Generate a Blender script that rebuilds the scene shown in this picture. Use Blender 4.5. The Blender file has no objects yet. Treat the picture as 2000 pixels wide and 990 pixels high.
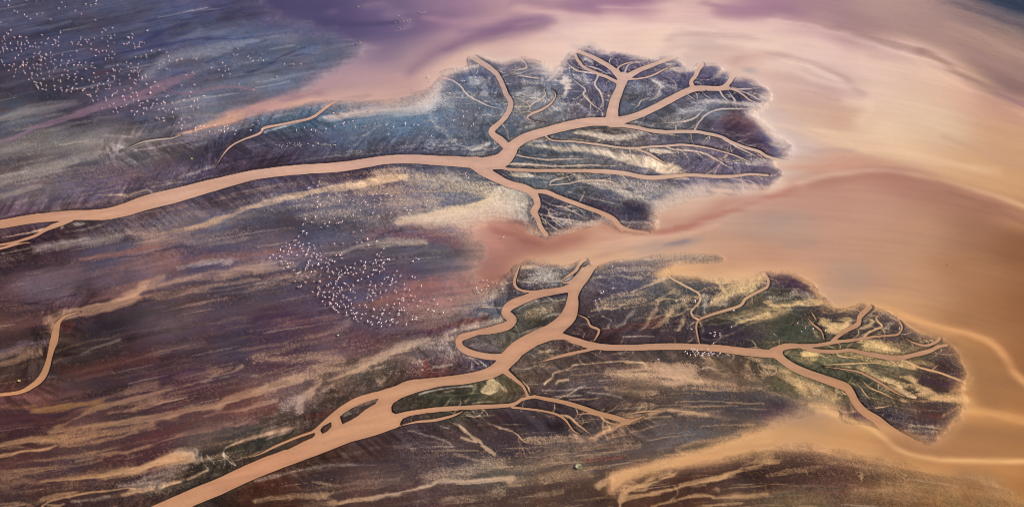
import bpy, bmesh, math, random
import numpy as np

# ----------------------------------------------------------------- camera, sky, sun, exposure
scn = bpy.context.scene
C = scn.collection
PITCH = math.radians(42.0)
HFOV = math.radians(50.0)
ALT = 288.0
cam_d = bpy.data.cameras.new('camera')
cam = bpy.data.objects.new('camera', cam_d)
C.objects.link(cam)
cam.location = (0, 0, ALT)
cam.rotation_euler = (math.pi/2 - PITCH, 0, 0)
cam_d.angle = HFOV
cam_d.clip_start = 1.0
cam_d.clip_end = 30000.0
scn.camera = cam

SUN_EL = math.radians(34.0)
SUN_AZ = math.radians(84.0)      # clockwise from +Y (away from the viewer): from the right, slightly beyond
world = bpy.data.worlds.new('World'); scn.world = world
world.use_nodes = True
wn = world.node_tree
bg = wn.nodes['Background']
sky = wn.nodes.new('ShaderNodeTexSky')
sky.sky_type = 'NISHITA'; sky.sun_disc = False
sky.sun_elevation = SUN_EL; sky.sun_rotation = SUN_AZ
wn.links.new(sky.outputs['Color'], bg.inputs['Color'])
bg.inputs['Strength'].default_value = 0.10
sun_d = bpy.data.lights.new('sun', 'SUN'); sun_d.energy = 4.6; sun_d.angle = math.radians(0.5)
sun_d.color = (1.0, 0.93, 0.84)
sun = bpy.data.objects.new('sun', sun_d); C.objects.link(sun)
sun.rotation_euler = (math.pi/2 - SUN_EL, 0, -SUN_AZ + math.pi)
# lamp's -Z must point from the sun to the ground
from mathutils import Vector
sdir = Vector((math.sin(SUN_AZ)*math.cos(SUN_EL), math.cos(SUN_AZ)*math.cos(SUN_EL), math.sin(SUN_EL)))
sun.rotation_euler = (-sdir).to_track_quat('-Z', 'Y').to_euler()
scn.view_settings.view_transform = 'Standard'
scn.view_settings.look = 'None'
scn.view_settings.exposure = 0.6
scn.view_settings.gamma = 1.0
scn.render.engine = 'CYCLES'
scn.cycles.filter_width = 1.05
KR, KG, KB = 1.0, 1.0, 1.0         # light reaching a flat white surface, measured (filled in below)
KR, KG, KB = 1.235*1.231, 1.25*1.231, 1.30*1.231

# ----------------------------------------------------------------- image pixel grid projected on the flat ground
# Positions are read off in image pixels (2000 x 990), then projected onto the plain
F = 1000/math.tan(HFOV/2)
def ground(x, y):
    """image pixel -> metres on the plain z = 0"""
    u = (np.asarray(x, dtype=np.float64)-1000)/F
    v = (495-np.asarray(y, dtype=np.float64))/F
    dy = math.cos(PITCH) + v*math.sin(PITCH)
    dz = -math.sin(PITCH) + v*math.cos(PITCH)
    t = ALT/(-dz)
    return u*t, dy*t
X0, X1, Y0, Y1 = -200.0, 2200.0, -110.0, 1110.0
STEP = 1.6
NX = int((X1-X0)/STEP)+1; NY = int((Y1-Y0)/STEP)+1
gx = X0 + STEP*np.arange(NX); gy = Y0 + STEP*np.arange(NY)
GX, GY = np.meshgrid(gx, gy)
GX = GX.astype(np.float32); GY = GY.astype(np.float32)
WX, WY = ground(GX, GY)
WX = WX.astype(np.float32); WY = WY.astype(np.float32)
rng = np.random.default_rng(7)

def sm(e0, e1, x):
    t = np.clip((x-e0)/(e1-e0), 0, 1)
    return t*t*(3-2*t)
def lin(c):
    c = np.asarray(c, dtype=np.float32)/255.0
    return np.where(c <= 0.04045, c/12.92, ((c+0.055)/1.055)**2.4)

def blur(a, s):
    """gaussian-ish blur: three box passes per axis; s in cells"""
    r = max(1, int(round(s*0.98)))
    k = 2*r+1
    for _ in range(3):
        for ax in (0, 1):
            p = np.concatenate([np.repeat(np.take(a, [0], ax), r+1, ax), a, np.repeat(np.take(a, [-1], ax), r, ax)], ax)
            cs = np.cumsum(p, axis=ax, dtype=np.float64)
            n = a.shape[ax]
            a = ((np.take(cs, range(k, k+n), ax) - np.take(cs, range(0, n), ax))/k).astype(np.float32)
    return a

def vnoise(x, y, seed=0):
    """smooth value noise on arrays, 0..1"""
    xi = np.floor(x).astype(np.int64); yi = np.floor(y).astype(np.int64)
    fx = (x-xi).astype(np.float32); fy = (y-yi).astype(np.float32)
    fx = fx*fx*(3-2*fx); fy = fy*fy*(3-2*fy)
    def h(a, b):
        n = (a*374761393 + b*668265263 + seed*2147483) & 0x7fffffff
        n = ((n ^ (n >> 13))*1274126177) & 0x7fffffff
        return ((n ^ (n >> 16)) & 0xffff).astype(np.float32)/65535.0
    return (h(xi, yi)*(1-fx) + h(xi+1, yi)*fx)*(1-fy) + (h(xi, yi+1)*(1-fx) + h(xi+1, yi+1)*fx)*fy
def fbm(scale, octaves, seed=0, x=None, y=None, gain=0.55):
    x = WX if x is None else x; y = WY if y is None else y
    s = np.zeros_like(x, dtype=np.float32); a = 1.0; t = 0
    for o in range(octaves):
        s += a*vnoise(x/scale*2**o + 17.3*o, y/scale*2**o + 9.1*o, seed+o); t += a; a *= gain
    return s/t

# ----------------------------------------------------------------- features traced in image pixels
# lines: kind, sheet (column,row), numbers | x,y,w ...     sheets are 500 x 330 image pixels, enlarged 3:1
CH = """
N 0,1 | -1000,500,52 -700,430,50 -200,345,50 0,324,48 200,292,50 420,272,54 640,262,66 880,192,84 1050,150,80 1200,108,72 1350,70,62 1500,34,54 1750,5,54 2000,-12,54 2300,-55,48 2600,-47,56 2850,-30,66
N 1,0 | 1320,962,66 1430,945,86 1480,900,84 1515,850,62 1580,808,54 1650,785,52 1800,745,54 1950,715,54 2100,712,54 2200,690,42 2300,650,42 2400,600,42 2500,548,40 2580,520,34 2700,520,30 2760,515,32
N 2,0 | 585,705,80 592,640,68 608,580,60 632,520,52 650,470,60 655,450,60
N 2,0 | 650,470,44 600,415,36 560,385,30 500,350,26 450,325,22 380,300,22 345,290,14
N 2,0 | 630,490,24 560,455,20 500,432,20 430,400,20 390,360,20 365,310,20
N 2,0 | 560,440,8 500,405,8 440,390,6 380,378,4
N 2,0 | 480,432,12 420,425,10 370,410,8 320,370,6
N 2,0 | 628,430,14 622,400,9 660,378,8 720,362,8 800,358,8
N 2,0 | 655,440,12 675,400,8 700,375,6 780,365,4
N 2,0 | 575,380,5 572,355,5 600,335,5
N 2,0 | 680,450,38 740,415,28 830,380,24 900,355,24 960,335,16
N 2,0 | 690,465,14 760,460,9 830,440,9 900,405,9 960,385,8
N 2,0 | 1058,510,28 1050,480,24 1075,445,24 1090,410,28 1110,380,32
N 2,0 | 1240,515,26 1270,485,26 1300,440,34 1340,400,44
N 2,0 | 1250,515,16 1310,530,12 1360,560,11 1400,590,9 1450,600,6
N 2,0 | 1270,518,9 1350,525,9 1450,520,9
N 2,0 | 1300,520,7 1380,550,7 1440,580,7 1490,595,7
N 2,0 | 1215,530,12 1245,575,10 1280,600,8
N 2,0 | 1270,535,7 1300,580,9 1320,600,9
N 2,0 | 1110,540,5 1170,590,5
N 2,0 | 1030,560,5 1080,590,5
N 2,0 | 580,735,28 640,738,24 720,745,24 800,765,24 900,775,24 1000,772,22 1080,772,20 1150,785,20 1230,805,18 1300,840,18 1380,870,18 1450,890,20 1500,920,20 1600,945,16 1750,965,14
N 2,0 | 1235,815,10 1280,840,9 1330,870,9 1400,905,8 1450,930,8
N 2,0 | 200,800,9 240,825,9 350,830,10 450,840,12 600,860,12 700,870,12 800,862,12 900,855,12 1000,850,14 1100,860,14 1200,880,12 1290,905,14 1350,930,14 1400,955,12
N 2,0 | 900,860,10 950,880,10 1050,890,10 1130,905,10 1200,940,10 1260,975,9 1300,990,8
N 2,0 | 730,875,12 800,900,14 850,930,14 900,960,14
N 2,0 | 690,875,6 695,920,6
N 2,0 | 0,905,6 120,930,8 250,940,8 350,938,8 460,932,6
N 2,0 | -60,965,8 100,965,9 260,978,8 420,972,8 560,975,8 660,970,7
N 1,0 | 1270,335,30 1310,360,28 1370,400,28 1415,440,26 1440,490,28 1465,550,28 1492,600,30 1480,660,28 1430,720,28 1385,760,34 1388,790,36 1430,820,44 1460,850,44
N 1,0 | 1080,455,7 1150,475,8 1200,510,9 1240,560,10 1300,595,10 1370,625,10 1450,645,10
N 2,0 | 225,515,8 190,530,8 195,560,8 150,595,8 110,620,8 95,655,8 0,662,6
N 2,0 | 235,530,12 255,560,12 230,605,14 180,640,14 120,665,14 90,690,10 130,712,6 190,722,6
N 2,0 | 340,455,10 390,495,10 430,530,10 415,555,10 450,595,10 490,625,10 525,650,10
N 2,0 | 505,445,10 485,500,10 520,550,12 535,600,12 535,650,10
N 2,0 | 0,450,8 80,452,8 150,462,8 200,460,6
N 2,0 | 60,355,8 90,395,8 60,408,8 0,415,6
N 2,0 | 820,570,6 760,590,8 740,620,8 720,635,6
N 2,0 | 820,725,6 950,720,8 1050,705,10 1110,660,8 1140,625,8
N 2,0 | 960,765,7 955,735,6
N 2,0 | 1070,765,8 1110,700,10 1160,660,10 1220,645,10 1300,640,10 1430,638,10
N 2,1 | -210,-30,80 -150,20,60 -50,75,42 0,95,40 60,110,44 110,130,44 140,165,40 150,210,40 130,250,42 150,290,30 170,340,26 200,385,26
N 2,1 | 110,130,20 200,135,26 270,165,26 350,195,26 450,230,26 550,270,28 600,300,30 640,340,26 700,362,20 800,375,14
N 2,1 | 160,265,10 220,280,10 290,295,10 360,303,10 430,318,8
N 2,1 | 180,215,6 220,250,7 220,270,7 260,315,8 320,360,8
N 2,1 | 190,295,6 240,340,6 290,365,6
N 2,1 | 180,185,6 240,215,6 310,230,8 380,265,8 450,300,6
N 2,1 | 325,270,5 360,330,6
N 2,1 | -190,-22,20 -60,-4,16 0,5,18 150,10,20 300,10,22 450,12,24 600,20,26 700,35,26 780,50,26 870,50,26 1000,38,22 1100,38,22 1200,45,22 1300,42,18 1400,32,16 1500,38,14
N 2,1 | 1250,45,8 1300,60,8 1350,75,8 1390,105,8
N 2,1 | 1330,60,7 1400,75,7 1440,100,7
N 2,1 | 220,98,10 230,78,10 290,55,8 380,33,6
N 2,1 | 220,98,6 330,90,8 400,72,8 520,70,10 590,80,10 640,105,8 700,125,6
N 2,1 | 645,40,6 680,80,5
N 1,0 | 480,596,4 440,612,9 410,632,14 380,655,16 330,690,15 250,710,13 150,730,12 50,750,16 30,775,14 0,793,14 -100,830,12 -160,870,14 -200,920,12 -240,985,8
N 0,1 | 420,300,18 330,330,26 260,360,20 200,395,16 100,425,12 0,445,12 -150,480,12
N 0,1 | 260,355,12 150,380,8 0,405,8
N 0,1 | -150,500,12 0,467,14 100,440,12 200,428,6
N 0,0 | 700,890,5 850,830,8 980,815,10 1060,795,14
S 1,2 | -1450,1470,98 -1050,1260,97 -700,1080,95 -400,945,94 -200,862,92 0,770,94 200,692,94 400,612,104 500,570,110 600,520,130 700,460,170 770,400,150 830,330,96 900,290,80 1000,268,62 1100,252,52 1200,243,56 1350,212,62 1430,170,80 1500,95,100 1600,30,104 1690,-10,100
S 2,1 | 60,1060,100 130,1015,105 220,965,100 305,885,74 350,805,66 360,745,54 372,700,62 410,640,62 450,590,56 485,550,50 530,515,44
S 1,2 | 340,545,16 400,500,26 450,460,34 520,410,40 600,365,40 700,340,50
S 1,2 | -60,700,8 20,682,10 100,640,12 180,605,12 280,568,14 360,540,14
S 1,2 | 700,520,90 800,480,60 900,445,32 1050,420,26 1200,408,24 1350,402,24 1500,390,20 1560,358,18 1630,342,16
S 2,2 | 130,342,16 200,355,22 300,375,24 400,405,26 500,440,28 600,465,30 680,490,26
S 2,2 | 680,490,22 720,478,13 790,455,9
S 2,2 | 680,490,26 650,500,22 610,522,12
S 2,2 | 650,455,10 720,440,8 800,430,9 900,425,9
S 2,2 | 520,460,10 550,490,10 620,505,10
S 2,2 | 0,405,12 100,415,12 200,430,12 270,450,14 320,485,14 360,540,14 400,565,10
S 2,2 | 270,450,10 340,465,12 390,510,12 450,555,12
S 2,2 | 370,455,6 450,445,8 540,455,10
S 2,2 | 0,548,10 40,575,10 70,605,8 110,625,6
S 1,2 | 840,515,12 900,500,12 950,490,12 1050,480,16 1150,455,20 1210,430,16
S 2,2 | -40,195,34 10,235,24 60,275,16 80,310,14 95,342,12
S 2,2 | 60,250,10 95,290,10 105,320,8
S 2,1 | 350,700,34 280,712,36 200,725,36 130,742,40 60,768,46 -10,800,50 -38,840,48 0,878,50 -15,910,50 -70,932,46 -150,950,38 -250,972,36 -300,990,36 -312,1025,36 -280,1060,36 -210,1085,34 -120,1100,34 -60,1098,32
S 2,1 | 45,570,14 25,620,20 15,670,18 40,705,14 110,718,14 200,712,14
S 2,1 | 290,650,14 330,625,16 370,600,16 400,560,20 430,530,20
S 2,1 | 285,655,10 310,668,10 350,655,12 390,620,16
S 2,2 | 300,5,60 370,20,44 450,40,38 550,55,34 700,55,32 900,50,36 1050,52,36 1200,60,40 1350,78,42 1500,92,46 1560,88,50
S 2,2 | 500,60,14 350,90,16 250,115,14 150,145,8
S 3,2 | 30,80,44 100,50,34 200,45,22 300,40,20 400,22,20 500,12,16 600,-4,12 700,-15,10 760,-22,10 785,-60,10 770,-95,9
S 3,1 | 380,1005,20 430,965,22 480,935,24 530,905,26 535,870,26 560,840,30 600,810,24
S 3,1 | 545,1005,12 590,960,12 640,935,12 668,920,12 630,880,12 655,850,8
S 3,1 | 330,1000,14 310,945,12 260,905,10 225,860,6
S 3,1 | 250,835,5 285,890,7
S 3,1 | 290,865,5 340,905,6 420,955,6
S 3,2 | 200,55,20 300,75,22 400,78,22 480,70,20 550,85,22 650,105,26 760,118,26 850,100,24 950,75,24 1000,50,20 1050,40,14
S 3,2 | 800,0,8 860,30,12 930,45,14 990,20,16 1010,0,16
S 3,2 | 770,125,10 850,155,10 900,180,12 1000,205,12 1100,240,12 1170,270,12
S 3,2 | 960,190,5 1000,155,5
S 3,2 | 400,85,6 420,105,8 540,120,6
S 3,2 | 40,85,50 100,140,44 180,185,44 300,230,44 400,265,46 460,290,46 490,330,44 510,370,44 560,430,44 640,480,46 700,530,52 760,580,70 850,640,90
S 3,2 | 340,160,8 420,155,9 550,150,8 660,148,8
S 3,2 | 320,170,8 420,178,9 520,195,10 600,230,12 680,275,14 740,315,14 800,345,10
S 3,2 | 540,245,6 600,290,9 660,320,9 740,360,9
S 3,2 | 520,265,5 560,320,6 600,365,6
S 3,2 | 610,415,8 700,403,6
S 3,2 | 700,135,6 740,145,7 770,190,5
S 3,2 | 50,175,6 45,205,6 20,225,5
S 2,1 | 1480,610,14 1500,650,16 1495,690,16 1440,720,16 1370,760,16 1340,800,16 1250,830,16 1150,860,16 1095,885,16 1080,930,18 1090,985,20 1098,1020,18
S 2,1 | 910,620,7 950,650,10 1020,690,10 1080,720,10 1105,750,12 1095,790,10 1050,835,10 1065,870,10 1095,885,10
S 2,1 | 390,855,12 440,880,14 460,920,14 512,945,14 490,990,12 480,1010,10
W 0,1 | 470,838,4 400,855,10 355,885,18 332,930,34 318,1000,44 305,1045,34 290,1100,30 275,1160,34 245,1220,36 190,1270,28 120,1305,22 0,1322,18 -150,1335,16 -400,1340,16 -650,1360,16
"""
# open reaches wider than a ribbon (polygons)
POOL = """
1,2 | 340,560 380,505 430,462 500,410 560,375 640,338 740,305 850,272 930,250 1000,244 1080,270 950,312 850,348 803,385 794,415 815,446 870,460 848,480 842,515 780,540 700,568 620,590 500,622 400,655 330,640
2,1 | 300,690 345,665 390,610 430,550 480,530 520,520 500,560 440,660 400,700 385,740 388,790 372,880 300,955 240,1040 60,1060 40,1010 150,985 220,945 275,895 310,840 318,790 330,730
"""
# islands inside the rivers (polygons)
ISL = """
1,2 | 490,460 520,435 590,395 650,370 722,350 700,385 640,420 600,455 560,480 505,505
1,2 | 375,538 392,515 440,490 443,520 420,545 390,562
1,2 | 140,655 180,625 260,590 345,552 345,572 260,618 190,652
1,2 | 840,510 860,470 900,455 1000,438 1100,430 1190,432 1140,450 1020,470 930,480 880,500
2,1 | 390,578 420,545 470,523 460,555 430,575
1,2 | 792,405 805,380 850,350 950,315 1080,290 1250,270 1380,245 1450,222 1500,238 1530,290 1560,330 1500,365 1350,388 1150,395 980,412 870,432 820,446 800,436
2,2 | 5,170 60,100 150,40 230,12 310,8 350,30 420,50 300,75 200,108 130,140 60,170 15,200
1,2 | 1248,0 1300,-20 1400,-24 1470,-40 1520,-40 1525,10 1480,50 1440,92 1300,78 1260,50
"""
# shore of the shallow lake (image pixels)
LAKE = [(440,-300),(450,-40),(500,40),(580,62),(660,75),(715,98),(690,112),(640,138),(590,172),(540,190),(480,205),(430,228),(385,250),(350,264),
(372,262),(430,245),(500,226),(560,214),(620,206),(700,212),(760,213),(830,192),(862,165),(872,145),(905,138),(925,128),(912,118),(925,112),(950,118),(985,130),(1010,120),(1055,125),
(1078,142),(1098,138),(1112,115),(1130,98),(1160,99),(1185,106),(1215,107),(1240,113),(1275,120),(1290,116),(1318,118),(1330,128),(1345,140),(1355,142),(1368,126),(1385,132),
(1400,130),(1415,148),(1432,158),(1460,158),(1485,168),(1502,182),(1496,200),(1458,212),(1452,222),(1475,240),(1500,262),(1535,285),(1548,302),(1510,310),(1500,320),(1528,335),(1520,352),
(1495,366),(1440,362),(1395,366),(1345,372),(1310,385),(1285,400),(1272,415),(1266,435),(1290,446),(1255,450),(1225,447),(1200,440),(1187,427),(1160,433),(1117,446),(1085,460),
(1065,462),(1045,452),(1030,440),(1000,428),(960,425),(915,430),(880,432),(850,440),(885,452),(915,478),(925,505),(905,530),(870,548),(820,566),(770,580),(735,592),(780,598),(860,594),
(930,578),(975,560),(1000,540),(1006,518),(1040,512),(1080,516),(1108,520),(1130,512),(1150,506),(1164,524),(1200,512),(1260,505),(1330,498),(1395,500),(1425,508),(1385,511),(1320,514),
(1292,526),(1268,542),(1305,538),(1345,545),(1400,544),(1450,550),(1478,545),(1492,536),(1530,533),(1568,543),(1590,560),(1596,582),(1620,600),(1640,606),(1665,606),(1680,598),(1700,598),
(1735,612),(1765,632),(1795,655),(1840,662),(1868,690),(1885,735),(1875,752),(1858,765),(1868,778),(1888,790),(1870,812),(1860,832),(1830,855),(1815,866),(1770,845),(1740,840),(1700,826),
(1655,820),(1642,808),(1648,800),(1620,790),(1585,786),(1555,800),(1520,812),(1480,835),(1430,856),(1380,872),(1330,888),(1250,905),(1210,915),(1188,935),(1185,960),(1190,975),(1215,955),
(1250,935),(1300,922),(1350,912),(1420,900),(1500,884),(1560,878),(1620,885),(1690,902),(1740,915),(1800,928),(1860,940),(1930,955),(1980,985),(2020,1020),(2300,1300),(2600,1300),(2600,-300)]
# how soft the shore is (x, y, blur in image pixels)
SOFT = [(450,20,40),(600,70,25),(660,125,12),(560,200,8),(750,205,14),(850,170,16),(930,115,5),(1000,120,8),(1120,100,8),(1250,115,5),(1340,130,8),(1430,150,8),(1490,190,8),
(1480,225,14),(1540,290,14),(1520,350,7),(1400,368,16),(1300,395,18),(1270,430,12),(1150,435,8),(1050,450,8),(930,428,16),(900,480,44),(905,510,44),(900,540,26),(800,580,24),(960,570,10),(1020,515,8),
(1150,512,5),(1250,505,5),(1400,505,6),(1290,525,8),(1350,545,7),(1480,545,8),(1570,545,6),(1595,580,12),(1650,605,7),(1720,605,5),(1800,655,6),(1880,720,7),(1870,770,14),(1880,810,14),
(1820,860,8),(1700,825,5),(1640,800,8),(1580,790,16),(1500,820,16),(1400,866,8),(1230,910,9),(1200,950,9),(1400,903,10),(1600,885,14),(1750,920,18),(1950,970,30)]
# colours of the turbid water
WATER = """520,30:80,68,108 460,10:72,66,100 600,90:96,90,124 700,60:92,78,118 640,30:84,72,112 760,100:128,104,134 620,60:84,74,112 780,60:112,92,130 740,12:112,92,128
850,45:130,102,132 900,20:150,118,142 900,60:176,140,152 850,85:165,130,146 960,15:175,138,150 1000,25:196,158,160 1060,10:190,150,158 1150,3:165,125,148 1240,3:163,120,146
700,110:165,135,150 640,160:178,146,152 720,150:186,152,154 800,110:182,148,154 800,160:190,152,150 560,205:196,150,142 600,200:205,162,148 680,200:210,170,154 500,200:170,130,134 560,188:160,124,135 540,190:158,120,132
430,232:205,155,132 385,252:200,150,130 760,190:205,165,152 840,150:214,176,162 880,110:214,176,164 900,85:200,164,160 950,60:190,152,156 1000,50:180,140,150 1080,30:205,168,165 1100,60:216,180,172 1000,80:212,176,168 930,100:216,180,166
1150,80:230,194,176 1050,95:228,190,172 1300,75:232,196,174 1200,50:226,188,172 1300,30:216,176,166 1400,15:205,165,162 1450,20:182,140,154 1500,10:168,125,148 1420,55:226,188,172 1380,85:205,175,165 1350,110:205,172,158 1440,110:215,175,158 1490,85:228,192,174
1500,40:222,184,170 1600,60:210,170,164 1560,12:168,126,145 1650,35:160,122,142 1720,60:165,125,142 1700,10:180,142,152 1800,75:164,126,138 1800,30:172,134,145 1860,60:172,132,140 1900,105:152,112,126 1950,165:140,104,118 1990,180:135,98,110 1990,100:158,120,126 1950,80:168,130,132 1880,30:150,116,130 1930,30:140,110,124 1990,50:120,96,112 1960,5:64,62,98 1995,10:40,44,84 1920,8:110,90,112 2100,0:30,38,78 2100,80:90,76,100
1600,90:222,184,170 1700,120:222,184,166 1660,50:165,126,142 1740,90:205,168,158 1780,100:224,188,165 1850,150:220,178,152 1820,120:222,182,158 1900,190:214,168,142 1990,215:205,155,128 1700,180:218,182,162 1800,220:214,180,152 1850,250:212,178,146 1950,260:202,156,122 1620,160:200,164,156 1550,150:206,170,156 1600,200:204,166,152 1560,110:215,182,168 1650,150:210,175,162 1600,240:214,175,150 1560,220:210,172,150 1650,270:220,180,150 1700,250:226,190,158 1750,290:222,184,150 1800,310:220,180,146 1900,330:214,168,126 1990,300:202,156,118 1990,360:208,158,112 1660,240:205,162,138 1620,220:208,166,145
1560,290:205,180,170 1520,240:205,176,168 1580,320:205,165,145 1650,315:208,160,138 1540,335:208,182,166 1480,368:214,178,156 1420,372:208,178,158 1550,365:196,148,130
1600,350:186,136,118 1700,340:188,136,118 1770,350:176,124,108 1850,375:168,120,100 1930,410:160,112,90 1700,400:194,148,126 1600,400:192,146,126 1520,430:178,150,136 1550,455:188,152,132 1500,400:190,146,128 1450,440:190,154,136 1400,400:205,165,145 1340,400:212,175,152 1350,430:205,160,138 1650,480:196,150,126 1580,500:196,150,128 1800,450:190,144,114 1900,450:162,116,88 1990,480:142,94,62 1990,420:180,130,92 1930,360:210,162,118 1860,340:216,170,128 1950,600:160,110,74 1990,600:142,94,60 1880,530:168,120,86 1800,560:188,142,108 1720,500:192,148,118 1700,550:184,142,118 1650,540:176,146,126 1600,540:200,150,122 1560,520:205,155,124 1620,580:198,158,130 1700,590:204,156,116 1780,620:198,148,106 1880,630:164,116,80 1990,700:148,98,60
1750,600:205,155,112 1830,650:190,138,94 1900,660:176,124,80 1960,690:164,112,72 1900,700:170,122,80 1850,720:200,148,95 1950,740:158,112,74 1990,790:166,112,68 1930,780:172,120,76 1850,790:208,150,92 1930,810:205,146,88 1900,850:168,118,76 1850,840:180,128,86 1990,850:170,116,70 1980,815:196,138,84 1750,870:172,122,86 1820,880:166,118,82 1950,880:170,120,76
1700,850:200,146,96 1650,850:205,150,100 1700,880:206,150,98 1780,910:200,144,90 1850,910:196,138,86 1950,920:190,132,80 1990,960:165,112,64 1900,950:150,106,70 1850,940:170,120,78 1600,830:196,150,108 1550,850:206,156,108 1500,860:208,156,108 1450,870:210,156,108 1400,890:206,152,104 1300,905:206,152,106 1220,930:206,154,110 1600,800:190,150,115 1560,810:170,135,110 1580,870:200,148,105
1250,440:196,146,126 1180,450:198,146,124 1150,490:206,166,138 1250,480:206,168,146 1300,470:194,156,136 1350,470:198,158,134 1420,480:196,152,126 1400,520:188,142,116 1480,520:206,156,124 1350,530:216,168,126 1300,535:220,170,128 1450,540:222,176,136 1560,545:215,166,126 1500,500:190,144,118 1050,480:170,118,104 1100,470:182,124,106 1000,520:162,112,100 1000,470:164,114,104 950,545:164,114,104 880,570:165,112,110 820,585:170,115,108 900,440:200,158,148 960,440:190,135,122 950,470:200,145,130 1000,440:170,112,100 1060,455:190,145,122 1040,430:160,105,95 900,500:150,115,112 1100,505:206,164,136 1060,515:208,164,136 1180,500:205,160,132 1250,500:205,168,142"""
# colours of the river water
RIVER = """0,440:196,142,116 200,410:202,150,126 400,355:206,158,138 600,325:212,166,148 800,315:208,164,150 950,320:206,162,146 1100,250:214,170,152 1200,230:212,168,152 1350,175:210,168,152 1210,150:206,168,156 980,170:194,158,150 1400,260:208,172,158 1200,290:210,178,160 1100,380:204,158,138 1030,360:206,160,140 1200,430:204,154,130 1100,330:206,160,142 300,280:190,165,160 600,230:205,160,145
300,960:194,138,108 500,910:196,138,108 700,820:196,142,112 900,740:194,144,116 1050,680:192,140,114 1110,600:196,144,120 1150,520:198,154,130 1000,600:198,148,124 920,680:192,142,118 1250,680:190,142,118 1400,680:184,136,114 1520,690:176,132,110 1650,770:170,122,98 1750,860:166,118,88 1700,700:168,126,106 1600,685:170,126,108 1700,630:170,125,104 1100,780:186,136,106 1200,820:190,140,108 1450,590:186,150,126 1360,640:180,138,116 100,720:188,136,104 30,770:196,138,100"""
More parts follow.
